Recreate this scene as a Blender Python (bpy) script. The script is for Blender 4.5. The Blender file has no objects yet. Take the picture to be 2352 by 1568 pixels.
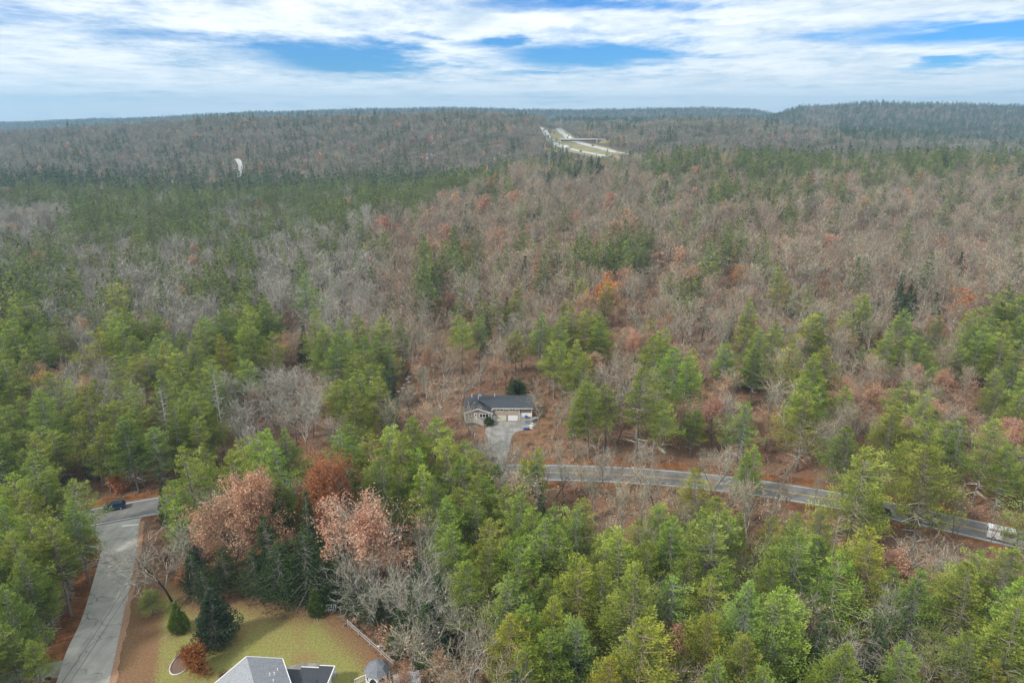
import bpy, bmesh, math, random
import numpy as np
from mathutils import Vector, Matrix
R = math.radians
scene = bpy.context.scene
COL = scene.collection

# ------------------------------------------------------------------ camera
CAM_H = 80.0
PITCH = R(18.5)
cam_d = bpy.data.cameras.new('camera')
cam = bpy.data.objects.new('camera', cam_d)
COL.objects.link(cam)
cam.location = (0, 0, CAM_H)
cam.rotation_euler = (R(90) - PITCH, 0, 0)
cam_d.sensor_width = 36.0
cam_d.lens = 24.0
cam_d.clip_start = 1.0
cam_d.clip_end = 30000.0
scene.camera = cam
F = 24.0 / 36.0 * 2352.0          # focal length in units of the 2352 px wide reading of the photo
CP, SP = math.cos(PITCH), math.sin(PITCH)

# ------------------------------------------------------------------ world, sun, exposure
SUN_EL, SUN_AZ = R(42), R(235)     # azimuth clockwise from +Y (behind and to the left)
world = bpy.data.worlds.new('World')
scene.world = world
world.use_nodes = True
wn, wl = world.node_tree.nodes, world.node_tree.links
wn.clear()
def N(t, **kw):
    n = wn.new(t)
    for k, v in kw.items(): setattr(n, k, v)
    return n
def WM(op, a, b=None, c=None, clamp=False):
    n = wn.new('ShaderNodeMath'); n.operation = op; n.use_clamp = clamp
    for i, s in enumerate((a, b, c)):
        if s is None: continue
        if isinstance(s, (int, float)): n.inputs[i].default_value = s
        else: wl.new(s, n.inputs[i])
    return n.outputs[0]
sky = N('ShaderNodeTexSky', sky_type='NISHITA', sun_disc=False)
sky.sun_elevation = SUN_EL; sky.sun_rotation = SUN_AZ
sky.air_density = 1.0; sky.dust_density = 0.3; sky.ozone_density = 2.0
tc = N('ShaderNodeTexCoord')
sep = N('ShaderNodeSeparateXYZ'); wl.new(tc.outputs['Generated'], sep.inputs[0])
dx, dy, dz = sep.outputs
az = WM('ARCTAN2', dx, dy)                       # radians, 0 = +Y, positive to the right
el = WM('ARCSINE', dz)
# cloud deck: direction projected onto a high flat layer
den = WM('ADD', WM('MAXIMUM', dz, 0.0), 0.055)
px = WM('DIVIDE', dx, den); py = WM('DIVIDE', dy, den)
cmb = N('ShaderNodeCombineXYZ'); wl.new(px, cmb.inputs[0]); wl.new(WM('MULTIPLY', py, 0.75), cmb.inputs[1])
def noise(vec, scale, detail, rough, dist=0.0, off=(0, 0, 0)):
    m = N('ShaderNodeMapping'); wl.new(vec, m.inputs[0]); m.inputs[1].default_value = off
    n = N('ShaderNodeTexNoise'); wl.new(m.outputs[0], n.inputs[0])
    n.inputs['Scale'].default_value = scale; n.inputs['Detail'].default_value = detail
    n.inputs['Roughness'].default_value = rough; n.inputs['Distortion'].default_value = dist
    return n.outputs[0]
n1 = noise(cmb.outputs[0], 0.42, 12, 0.62, 0.5, (3.1, 7.7, 0))
n2 = noise(cmb.outputs[0], 1.7, 8, 0.65, 0.3, (9.0, 1.0, 4))
# blue openings, placed by azimuth and elevation in the sky
warp = WM('MULTIPLY', WM('SUBTRACT', n2, 0.5), 0.15)
warp2 = WM('MULTIPLY', WM('SUBTRACT', n1, 0.5), 0.06)
holes = [  # u, v (2352 reading), half-width u, half-height v, weight
    (860, 136, 150, 30, 0.95), (700, 122, 100, 16, .5), (1330, 128, 150, 28, 0.9), (1140, 98, 70, 10, .7), (2190, 100, 230, 22, 0.9), (2330, 60, 90, 16, .6), (2060, 168, 90, 6, .5),
    (230, 62, 150, 26, 0.36), (120, 12, 240, 14, 0.35), (560, 105, 180, 16, 0.35), (30, 55, 110, 16, .36), (400, 30, 120, 10, .35), (1560, 50, 100, 10, .35), (1800, 100, 120, 10, .3), (1360, 12, 260, 12, 0.55), (1480, 128, 80, 14, .6), (1230, 172, 90, 8, .4), (1010, 88, 60, 6, .4)]
hsum = None
for (hu, hv, hw, hh, wt) in holes:
    a0 = math.atan2((hu - 1176) / F, CP)
    e0 = -PITCH + math.atan((784 - hv) / F)
    wa = hw / F / CP; we = hh / F
    da = WM('DIVIDE', WM('ADD', WM('SUBTRACT', az, a0), warp), wa)
    de = WM('DIVIDE', WM('ADD', WM('SUBTRACT', el, e0), warp2), we)
    q = WM('ADD', WM('MULTIPLY', da, da), WM('MULTIPLY', de, de))
    g = WM('MULTIPLY', WM('POWER', 2.718, WM('MULTIPLY', q, -0.8)), wt)
    hsum = g if hsum is None else WM('MAXIMUM', hsum, g)
thin = WM('MULTIPLY', WM('SUBTRACT', n1, 0.42), 2.4)
cover = WM('ADD', WM('SUBTRACT', 0.98, WM('MULTIPLY', hsum, 1.3)), WM('MULTIPLY', WM('SUBTRACT', n1, 0.5), 1.5))
n4 = noise(cmb.outputs[0], 5.5, 7, 0.7, 0.2, (2.0, 8.0, 1))
cover = WM('ADD', cover, WM('MULTIPLY', WM('SUBTRACT', n2, 0.5), 0.95))
cover = WM('ADD', cover, WM('MULTIPLY', WM('SUBTRACT', n4, 0.5), 0.4))
mr = N('ShaderNodeMapRange', interpolation_type='SMOOTHSTEP'); wl.new(cover, mr.inputs[0])
mr.inputs[1].default_value = 0.16; mr.inputs[2].default_value = 0.98
cmask = mr.outputs[0]
cr = N('ShaderNodeValToRGB')
n3 = noise(cmb.outputs[0], 0.9, 10, 0.62, 0.6, (1.0, 5.0, 2))
wl.new(WM('ADD', WM('ADD', WM('MULTIPLY', n3, 0.5), WM('MULTIPLY', n2, 0.3)), WM('MULTIPLY', n4, 0.2)), cr.inputs[0])
cr.color_ramp.elements[0].position = 0.40; cr.color_ramp.elements[0].color = (0.52, 0.62, 0.72, 1)
cr.color_ramp.elements[1].position = 0.56; cr.color_ramp.elements[1].color = (0.88, 0.91, 0.92, 1)
b_sky = N('ShaderNodeBackground'); b_sky.inputs[1].default_value = 0.075
tint = N('ShaderNodeMix', data_type='RGBA', blend_type='MULTIPLY'); tint.inputs[0].default_value = 1.0
wl.new(sky.outputs[0], tint.inputs[6]); tint.inputs[7].default_value = (0.13, 0.50, 1.05, 1)
wl.new(tint.outputs[2], b_sky.inputs[0])
hz = N('ShaderNodeMapRange', interpolation_type='SMOOTHSTEP'); wl.new(el, hz.inputs[0]); hz.inputs[1].default_value = 0.0; hz.inputs[2].default_value = 0.055; hz.inputs[3].default_value = 0.8; hz.inputs[4].default_value = 0.0
hmix = N('ShaderNodeMix', data_type='RGBA'); wl.new(hz.outputs[0], hmix.inputs[0]); wl.new(cr.outputs[0], hmix.inputs[6]); hmix.inputs[7].default_value = (0.90, 0.95, 1.0, 1)
b_cl = N('ShaderNodeBackground'); b_cl.inputs[1].default_value = 0.78; wl.new(hmix.outputs[2], b_cl.inputs[0])
mixs = N('ShaderNodeMixShader'); wl.new(cmask, mixs.inputs[0]); wl.new(b_sky.outputs[0], mixs.inputs[1]); wl.new(b_cl.outputs[0], mixs.inputs[2])
wo = N('ShaderNodeOutputWorld'); wl.new(mixs.outputs[0], wo.inputs[0])
world.cycles.sampling_method = 'MANUAL'; world.cycles.sample_map_resolution = 512

sun_d = bpy.data.lights.new('sun', 'SUN'); sun_d.energy = 2.2; sun_d.angle = R(6); sun_d.color = (1.0, 0.96, 0.9)
sun = bpy.data.objects.new('sun', sun_d); COL.objects.link(sun)
sdir = Vector((math.sin(SUN_AZ) * math.cos(SUN_EL), math.cos(SUN_AZ) * math.cos(SUN_EL), math.sin(SUN_EL)))
sun.rotation_euler = sdir.to_track_quat('Z', 'Y').to_euler()

scene.view_settings.view_transform = 'Standard'
scene.view_settings.look = 'None'
scene.view_settings.exposure = 0.8
scene.view_settings.gamma = 1.0
scene.cycles.max_bounces = 5
scene.cycles.diffuse_bounces = 3
scene.cycles.glossy_bounces = 2
scene.cycles.transmission_bounces = 2
scene.cycles.volume_bounces = 1
scene.cycles.use_denoising = True
scene.cycles.use_adaptive_sampling = True
scene.cycles.adaptive_threshold = 0.02
scene.cycles.caustics_reflective = False
scene.cycles.caustics_refractive = False

# ------------------------------------------------------------------ projection helpers (2352 x 1568 reading of the photo)
def proj(X, Y, Z):
    d = Y * CP - (Z - CAM_H) * SP
    up = Y * SP + (Z - CAM_H) * CP
    return 1176 + F * X / d, 784 - F * up / d, d
def ray(u, v):
    a, b = (u - 1176) / F, (784 - v) / F
    return a, CP + b * SP, -SP + b * CP       # per unit depth
def at(u, v, z=0.0):
    a, b, c = ray(u, v)
    d = (z - CAM_H) / c
    return (a * d, b * d)

# ------------------------------------------------------------------ terrain height
TU = [-300, 0, 300, 600, 900, 1100, 1230, 1300, 1420, 1550, 1700, 1850, 2000, 2352, 2650]
TD = [0, 200, 250, 300, 400, 500, 600, 650, 750, 850, 1000, 1200, 1400, 1600, 2200, 2600, 3000, 3600, 4600, 7000]
def zt(v, d, h): return CAM_H - d * (v - 258) * 0.000604 - h
sk1 = dict(zip(TU, [303, 297, 283, 266, 257, 255, 262, 0, 0, 268, 268, 288, 304, 318, 322]))
T = np.zeros((len(TU), len(TD)))
hill = dict(zip(TU, [0, 0, 0, 0, .25, .55, .75, .8, .9, 1, 1, 1, 1, 1, 1]))
for i, u in enumerate(TU):
    h = hill[u]
    T[i, 0] = T[i, 1] = 0
    T[i, 2] = 2.5 * h; T[i, 3] = 7 * h; T[i, 4] = 16 * h; T[i, 5] = 23 * h; T[i, 6] = 30 * h + (1 - h) * 3; T[i, 7] = 27 * h + (1 - h) * 5
    T[i, 8] = 20 * h + (1 - h) * 9
    if u <= 1230:
        T[i, 6] = max(T[i, 6], 4)
        T[i, 8] = zt(385, 750, 17); T[i, 9] = zt(350, 850, 17)
        s = sk1[u]
        T[i, 10] = zt(s + 34, 1000, 16); T[i, 11] = zt(s, 1200, 15); T[i, 12] = zt(s, 1200, 15) - 14; T[i, 13] = zt(s, 1200, 15) - 30
    elif u <= 1420:
        T[i, 7] = 24; T[i, 8] = 24; T[i, 9] = 32; T[i, 10] = 38; T[i, 11] = 42; T[i, 12] = 45.5; T[i, 13] = 49
    else:
        s = sk1[u]
        T[i, 9] = zt(328, 850, 16); T[i, 10] = zt(305 if s < 290 else s + 12, 1000, 16); T[i, 11] = zt(s, 1200, 16)
        T[i, 12] = T[i, 11] - 12; T[i, 13] = T[i, 11] - 22
    T[i, 14] = 35; T[i, 15] = 30; T[i, 16] = 30; T[i, 17] = 60; T[i, 18] = 60; T[i, 19] = -60
for u_, vals in {900: (5, 10, 6, 2, 1), 1100: (6, 14, 18, 8, 5), 1230: (7, 16, 24, 25, 16)}.items():
    k_ = TU.index(u_)
    for j_, v_ in zip((3, 4, 5, 6, 7), vals): T[k_, j_] = v_
for u_ in TU:
    if u_ >= 1550: T[TU.index(u_), 7] = 27; T[TU.index(u_), 8] = 6; T[TU.index(u_), 9] = 12
far3 = dict(zip(TU, [286, 283, 271, 257, 248, 248, 251, 252, 250, 247, 250, 262, 262, 262, 262]))
for i, u in enumerate(TU):
    T[i, 16] = zt(far3[u], 3000, 12)
    T[i, 15] = T[i, 16] - 32; T[i, 14] = min(T[i, 14], T[i, 16] - 50)
    T[i, 17] = T[i, 16] - 20; T[i, 18] = T[i, 16] + 2
for i, u in enumerate(TU):
    if u >= 1850:
        vt = {1850: 240, 2000: 235, 2352: 240, 2650: 246}[u]
        T[i, 12] = min(T[i, 12], 22); T[i, 13] = 24
        T[i, 14] = zt(vt, 2200, 13); T[i, 15] = T[i, 14] - 25; T[i, 16] = T[i, 14] - 50; T[i, 17] = 20
TDl = np.array(TD, float); TUa = np.array(TU, float)
def smooth(t): return t * t * (3 - 2 * t)
rs0 = np.random.RandomState(5)
WAV = [(rs0.uniform(0, 6.28), rs0.uniform(0, 6.28), L, A) for L, A in ((620, 5), (410, 4), (260, 3), (170, 2.0), (95, 1.1), (60, .6))]
def terrain(X, Y):
    X = np.asarray(X, float); Y = np.asarray(Y, float)
    d = np.maximum(Y, 1) * CP + 22
    u = np.clip(1176 + F * X / d, TU[0], TU[-1])
    dd = np.clip(d, 0, TD[-1] - 1)
    i = np.clip(np.searchsorted(TUa, u, side='right') - 1, 0, len(TU) - 2)
    j = np.clip(np.searchsorted(TDl, dd, side='right') - 1, 0, len(TD) - 2)
    fu = smooth((u - TUa[i]) / (TUa[i + 1] - TUa[i])); fd = (dd - TDl[j]) / (TDl[j + 1] - TDl[j])
    fd = 0.5 * fd + 0.5 * smooth(fd)
    z = (T[i, j] * (1 - fu) + T[i + 1, j] * fu) * (1 - fd) + (T[i, j + 1] * (1 - fu) + T[i + 1, j + 1] * fu) * fd
    w = 0
    for a, ph, L, A in WAV:
        w = w + A * np.sin((X * math.cos(a) + Y * math.sin(a)) * 6.283 / L + ph) * np.cos((-X * math.sin(a) + Y * math.cos(a)) * 5.1 / L + ph * 1.7)
    amp = np.clip((Y - 200) / 250, 0, 1) * 0.55
    # highway corridor is graded smooth
    corr = np.clip((np.abs(u - 1335) - 95) / 60, 0, 1)
    amp = amp * np.where(d > 780, corr, 1)
    return z + w * amp
def at_t(u, v, h=0.0):
    """ground point whose point h metres above it is seen at (u, v): march along the ray"""
    a, b, c = ray(u, v)
    lo = 60.0
    ds = np.concatenate([np.arange(60, 700, 1.0), np.arange(700, 4000, 4.0)])
    zz = CAM_H + c * ds - (terrain(a * ds, b * ds) + h)
    k = np.argmax(zz < 0)
    if zz[k] >= 0: k = len(ds) - 1
    if k > 0:
        t = zz[k - 1] / (zz[k - 1] - zz[k]); d = ds[k - 1] + t * (ds[k] - ds[k - 1])
    else: d = ds[0]
    return a * d, b * d, float(terrain(a * d, b * d))

# ------------------------------------------------------------------ materials
def new_mat(name):
    m = bpy.data.materials.new(name); m.use_nodes = True
    nt = m.node_tree; b = nt.nodes['Principled BSDF']
    return m, nt, b
def nd(nt, t, **kw):
    n = nt.nodes.new(t)
    for k, v in kw.items(): setattr(n, k, v)
    return n
def nnoise(nt, scale, detail=4, rough=.6, coord='Object', dist=0.0, vecscale=None):
    c = nd(nt, 'ShaderNodeTexCoord'); src = c.outputs[coord]
    if coord == 'World':
        pass
    if vecscale:
        mp = nd(nt, 'ShaderNodeMapping'); nt.links.new(src, mp.inputs[0]); mp.inputs[3].default_value = vecscale; src = mp.outputs[0]
    n = nd(nt, 'ShaderNodeTexNoise'); nt.links.new(src, n.inputs[0])
    n.inputs['Scale'].default_value = scale; n.inputs['Detail'].default_value = detail; n.inputs['Roughness'].default_value = rough
    n.inputs['Distortion'].default_value = dist
    return n.outputs[0]
def ramp(nt, src, stops):
    r = nd(nt, 'ShaderNodeValToRGB'); nt.links.new(src, r.inputs[0])
    e = r.color_ramp.elements
    while len(e) < len(stops): e.new(0.5)
    for k, (p, c) in enumerate(stops): e[k].position = p; e[k].color = (*c, 1)
    return r.outputs[0]
def mix(nt, fac, a, b, mode='MIX'):
    m = nd(nt, 'ShaderNodeMix', data_type='RGBA', blend_type=mode)
    for i, s in ((0, fac), (6, a), (7, b)):
        if isinstance(s, (int, float)): m.inputs[i].default_value = s
        elif isinstance(s, tuple): m.inputs[i].default_value = (*s, 1)
        else: nt.links.new(s, m.inputs[i])
    return m.outputs[2]
def simple(name, col, rough=.7, var=.12, scale=3.0, spec=.3, metal=0.0, detail=5):
    m, nt, b = new_mat(name)
    n = nnoise(nt, scale, detail)
    lo = tuple(c * (1 - var) for c in col); hi = tuple(min(1, c * (1 + var)) for c in col)
    nt.links.new(ramp(nt, n, [(.3, lo), (.7, hi)]), b.inputs['Base Color'])
    b.inputs['Roughness'].default_value = rough; b.inputs['Specular IOR Level'].default_value = spec; b.inputs['Metallic'].default_value = metal
    return m
def leaf_mat(name, cols, rnd=.35, trans=.25, rough=.75, spec=.15):
    """foliage: clump colour from the attribute 'cv' (0..1), tree-to-tree drift from Object Info"""
    m, nt, b = new_mat(name)
    at_ = nd(nt, 'ShaderNodeAttribute', attribute_name='cv')
    oi = nd(nt, 'ShaderNodeObjectInfo')
    c = ramp(nt, at_.outputs['Fac'], [(i / (len(cols) - 1), c) for i, c in enumerate(cols)])
    hsv = nd(nt, 'ShaderNodeHueSaturation'); nt.links.new(c, hsv.inputs['Color'])
    mr1 = nd(nt, 'ShaderNodeMapRange'); nt.links.new(oi.outputs['Random'], mr1.inputs[0])
    mr1.inputs[3].default_value = 1 - rnd; mr1.inputs[4].default_value = 1 + rnd
    nt.links.new(mr1.outputs[0], hsv.inputs['Value'])
    mm = nd(nt, 'ShaderNodeMath', operation='MULTIPLY'); nt.links.new(oi.outputs['Random'], mm.inputs[0]); mm.inputs[1].default_value = 7.31
    fr = nd(nt, 'ShaderNodeMath', operation='FRACT'); nt.links.new(mm.outputs[0], fr.inputs[0])
    mr2 = nd(nt, 'ShaderNodeMapRange'); nt.links.new(fr.outputs[0], mr2.inputs[0]); mr2.inputs[3].default_value = .485; mr2.inputs[4].default_value = .515
    nt.links.new(mr2.outputs[0], hsv.inputs['Hue'])
    mul = mix(nt, 1.0, hsv.outputs[0], oi.outputs['Color'], 'MULTIPLY')
    nt.links.new(mul, b.inputs['Base Color'])
    b.inputs['Roughness'].default_value = rough; b.inputs['Specular IOR Level'].default_value = spec
    if trans:
        tr = nd(nt, 'ShaderNodeBsdfTranslucent'); nt.links.new(mul, tr.inputs[0])
        ms = nd(nt, 'ShaderNodeMixShader'); ms.inputs[0].default_value = trans
        nt.links.new(b.outputs[0], ms.inputs[1]); nt.links.new(tr.outputs[0], ms.inputs[2])
        nt.links.new(ms.outputs[0], nt.nodes['Material Output'].inputs[0])
    return m
M = {}
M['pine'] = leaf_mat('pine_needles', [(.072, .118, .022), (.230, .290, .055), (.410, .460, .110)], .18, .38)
M['pinemid'] = leaf_mat('pine_needles_mid_shaded', [(.050, .085, .020), (.145, .190, .042), (.270, .310, .080)], .25, .25)  # pine green slightly darkened: colour carries self-shadow the simpler crowns lack
M['pinefar'] = leaf_mat('pine_needles_massed_shaded', [(.032, .056, .022), (.070, .105, .036), (.130, .170, .060)], .25, .1)  # crown self-shadow put into the colour, since sparse far crowns cast little
M['twigfar'] = leaf_mat('massed_twigs', [(.135, .120, .082), (.235, .215, .158), (.41, .385, .31)], .22, 0)
M['hemlock'] = leaf_mat('hemlock_needles', [(.028, .050, .018), (.055, .090, .030), (.095, .140, .045)], .25)
M['oakleaf'] = leaf_mat('russet_leaves', [(.32, .17, .10), (.50, .29, .18), (.62, .42, .29)], .18, .3)
M['rustleaf'] = leaf_mat('rust_leaves', [(.27, .11, .045), (.42, .185, .075), (.50, .26, .12)], .1, .3)
M['orangeleaf'] = leaf_mat('orange_leaves', [(.36, .14, .04), (.52, .24, .08), (.60, .34, .14)], .08, .3)
M['redleaf'] = leaf_mat('red_leaves', [(.42, .12, .05), (.60, .22, .09), (.70, .33, .16)], .05, .3)
M['goldleaf'] = leaf_mat('gold_leaves', [(.40, .20, .03), (.55, .33, .06), (.60, .42, .09)], .05, .3)
M['arbor'] = leaf_mat('arborvitae_foliage', [(.07, .10, .015), (.14, .19, .03), (.22, .27, .05)], .1, .15)
M['spruce'] = leaf_mat('juniper_foliage', [(.018, .034, .018), (.036, .06, .028), (.085, .12, .07)], .1, .1)
M['twig'] = leaf_mat('twigs', [(.17, .155, .115), (.30, .28, .225), (.55, .53, .46)], .18, 0)
M['twigbrown'] = leaf_mat('brown_twigs', [(.150, .130, .086), (.275, .245, .175), (.52, .475, .375)], .18, 0)
M['bark'] = leaf_mat('grey_bark', [(.10, .085, .07), (.19, .17, .145), (.60, .57, .51)], .2, 0)
M['darkbark'] = simple('dark_bark', (.045, .038, .032), .95, .3, 4)
M['deadwood'] = simple('bleached_dead_wood', (.36, .34, .30), .9, .2, 4)

def ground_mat():
    m, nt, b = new_mat('leaf_litter')
    big = nnoise(nt, .012, 5, .6); mid = nnoise(nt, .12, 6, .65); fine = nnoise(nt, 1.8, 6, .75)
    c1 = ramp(nt, fine, [(.30, (.085, .042, .024)), (.48, (.20, .100, .056)), (.62, (.29, .160, .095)), (.78, (.40, .25, .16))])
    c2 = ramp(nt, fine, [(.30, (.075, .046, .028)), (.5, (.175, .112, .072)), (.75, (.30, .21, .145))])
    f1 = ramp(nt, mid, [(.38, (0, 0, 0)), (.62, (1, 1, 1))])
    c = mix(nt, f1, c1, c2)
    geo = nd(nt, 'ShaderNodeNewGeometry'); sp = nd(nt, 'ShaderNodeSeparateXYZ'); nt.links.new(geo.outputs['Position'], sp.inputs[0])
    mr_ = nd(nt, 'ShaderNodeMapRange'); nt.links.new(sp.outputs[1], mr_.inputs[0]); mr_.inputs[1].default_value = 230; mr_.inputs[2].default_value = 480
    farc = ramp(nt, nnoise(nt, .02, 5), [(.35, (.095, .075, .048)), (.65, (.175, .130, .085))])
    c = mix(nt, mr_.outputs[0], c, farc)
    nt.links.new(c, b.inputs['Base Color']); b.inputs['Roughness'].default_value = .95; b.inputs['Specular IOR Level'].default_value = .1
    bp = nd(nt, 'ShaderNodeBump'); nt.links.new(fine, bp.inputs['Height']); bp.inputs['Strength'].default_value = .6; bp.inputs['Distance'].default_value = .3
    nt.links.new(bp.outputs[0], b.inputs['Normal'])
    return m
M['ground'] = ground_mat()

# ------------------------------------------------------------------ mesh helpers
def mesh_np(name, V, Fc, mats, cv=None, mi=None, smooth_=False):
    me = bpy.data.meshes.new(name)
    V = np.asarray(V, np.float32); Fc = np.asarray(Fc, np.int32)
    nf, k = Fc.shape
    me.vertices.add(len(V)); me.vertices.foreach_set('co', V.ravel())
    me.loops.add(nf * k); me.loops.foreach_set('vertex_index', Fc.ravel())
    me.polygons.add(nf); me.polygons.foreach_set('loop_start', np.arange(nf, dtype=np.int32) * k)
    try: me.polygons.foreach_set('loop_total', np.full(nf, k, np.int32))
    except Exception: pass
    for m in (mats if isinstance(mats, (list, tuple)) else [mats]): me.materials.append(m)
    if mi is not None: me.polygons.foreach_set('material_index', np.asarray(mi, np.int32))
    if cv is not None:
        a = me.attributes.new('cv', 'FLOAT', 'FACE'); a.data.foreach_set('value', np.asarray(cv, np.float32))
    if smooth_: me.polygons.foreach_set('use_smooth', np.ones(nf, bool))
    me.update(calc_edges=True)
    return me
def tag(o, label=None, cat=None, group=None, kind=None):
    if label: o['label'] = label
    if cat: o['category'] = cat
    if group: o['group'] = group
    if kind: o['kind'] = kind
    return o
def link(name, me, parent=None, loc=None):
    o = bpy.data.objects.new(name, me); COL.objects.link(o)
    if parent is not None: o.parent = parent
    if loc is not None: o.location = loc
    return o
def empty(name, loc=(0, 0, 0), rz=0.0):
    o = bpy.data.objects.new(name, None); COL.objects.link(o); o.location = loc; o.rotation_euler = (0, 0, rz); o.empty_display_size = .5
    return o
class MB:
    """collects faces of any size, builds one mesh"""
    def __init__(s): s.v = []; s.f = []; s.m = []
    def poly(s, pts, mi=0):
        b = len(s.v); s.v += [tuple(p) for p in pts]; s.f.append(tuple(range(b, b + len(pts)))); s.m.append(mi)
    def box(s, x0, x1, y0, y1, z0, z1, mi=0):
        b = len(s.v)
        s.v += [(x, y, z) for z in (z0, z1) for y in (y0, y1) for x in (x0, x1)]
        for f in ((0, 2, 3, 1), (4, 5, 7, 6), (0, 1, 5, 4), (2, 6, 7, 3), (0, 4, 6, 2), (1, 3, 7, 5)):
            s.f.append(tuple(b + i for i in f)); s.m.append(mi)
    def bar(s, p0, p1, w, h=None, mi=0):
        p0, p1 = Vector(p0), Vector(p1); d = (p1 - p0)
        if d.length < 1e-6: return
        dn = d.normalized(); up = Vector((0, 0, 1)) if abs(dn.z) < .95 else Vector((0, 1, 0))
        sx = dn.cross(up).normalized(); sy = sx.cross(dn).normalized(); h = h or w
        b = len(s.v)
        for p in (p0, p1):
            for a, c in ((-1, -1), (1, -1), (1, 1), (-1, 1)): s.v.append(tuple(p + sx * a * w / 2 + sy * c * h / 2))
        for f in ((3, 2, 1, 0), (4, 5, 6, 7), (0, 1, 5, 4), (1, 2, 6, 5), (2, 3, 7, 6), (3, 0, 4, 7)):
            s.f.append(tuple(b + i for i in f)); s.m.append(mi)
    def tube(s, pts, rad, n=6, mi=0, cap=True):
        pts = [Vector(p) for p in pts]; b = len(s.v)
        rad = rad if isinstance(rad, (list, tuple)) else [rad] * len(pts)
        for i, p in enumerate(pts):
            d = (pts[min(i + 1, len(pts) - 1)] - pts[max(i - 1, 0)]).normalized()
            up = Vector((0, 1, 0)) if abs(d.z) > .7 else Vector((0, 0, 1))
            sx = d.cross(up).normalized(); sy = sx.cross(d)
            for k in range(n):
                a = 2 * math.pi * k / n; s.v.append(tuple(p + (sx * math.cos(a) + sy * math.sin(a)) * rad[i]))
        for i in range(len(pts) - 1):
            for k in range(n):
                s.f.append((b + i * n + k, b + i * n + (k + 1) % n, b + (i + 1) * n + (k + 1) % n, b + (i + 1) * n + k)); s.m.append(mi)
        if cap:
            s.f.append(tuple(b + k for k in range(n))[::-1]); s.m.append(mi)
            s.f.append(tuple(b + (len(pts) - 1) * n + k for k in range(n))); s.m.append(mi)
    def mesh(s, name, mats, smooth_=False):
        me = bpy.data.meshes.new(name); me.from_pydata(s.v, [], s.f)
        for m in (mats if isinstance(mats, (list, tuple)) else [mats]): me.materials.append(m)
        me.polygons.foreach_set('material_index', np.array(s.m, np.int32))
        if smooth_: me.polygons.foreach_set('use_smooth', np.ones(len(s.f), bool))
        me.update(); return me
    def build(s, name, mats, parent=None, loc=None, smooth_=False):
        return link(name, s.mesh(name, mats, smooth_), parent, loc)

# ------------------------------------------------------------------ ground sheet
def build_ground():
    Ys = np.concatenate([np.arange(-60, 600, 4.0), np.geomspace(600, 9000, 330)])
    t = np.linspace(-1.35, 1.35, 361)
    X = np.zeros((len(Ys), len(t))); Yg = np.zeros_like(X)
    for i, y in enumerate(Ys):
        X[i] = t * (max(y, 0) + 110); Yg[i] = y
    Z = terrain(X, Yg)
    Z = np.where(Yg > 7000, -80, Z)
    V = np.stack([X, Yg, Z], -1).reshape(-1, 3)
    n, m = X.shape
    idx = np.arange(n * m).reshape(n, m)
    Fc = np.stack([idx[:-1, :-1], idx[:-1, 1:], idx[1:, 1:], idx[1:, :-1]], -1).reshape(-1, 4)
    o = link('ground', mesh_np('ground', V, Fc, M['ground'], smooth_=True))
    tag(o, kind='structure', label='leaf-strewn forest floor rising into wooded hills')
build_ground()

# ------------------------------------------------------------------ roads
def catmull(P, n=12):
    P = [Vector((p[0], p[1])) for p in P]; P = [P[0] * 2 - P[1]] + P + [P[-1] * 2 - P[-2]]
    out = []
    for i in range(1, len(P) - 2):
        for k in range(n):
            t = k / n; a, b, c, d = P[i - 1], P[i], P[i + 1], P[i + 2]
            out.append(.5 * ((2 * b) + (c - a) * t + (2 * a - 5 * b + 4 * c - d) * t * t + (-a + 3 * b - 3 * c + d) * t ** 3))
    out.append(P[-2]); return out
def strip(cl, o0, o1, z, zf=None):
    """faces of a ribbon between signed offsets o0 and o1 of a centreline (to the left of travel is positive)"""
    V = []
    for i, p in enumerate(cl):
        d = (cl[min(i + 1, len(cl) - 1)] - cl[max(i - 1, 0)]).normalized(); n = Vector((-d.y, d.x))
        for o in (o0, o1):
            q = p + n * o; V.append((q.x, q.y, (zf(q.x, q.y) if zf else 0) + z))
    Fc = [(2 * i, 2 * i + 1, 2 * i + 3, 2 * i + 2) for i in range(len(cl) - 1)]
    Fc = [f[::-1] for f in Fc]
    return V, Fc
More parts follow.
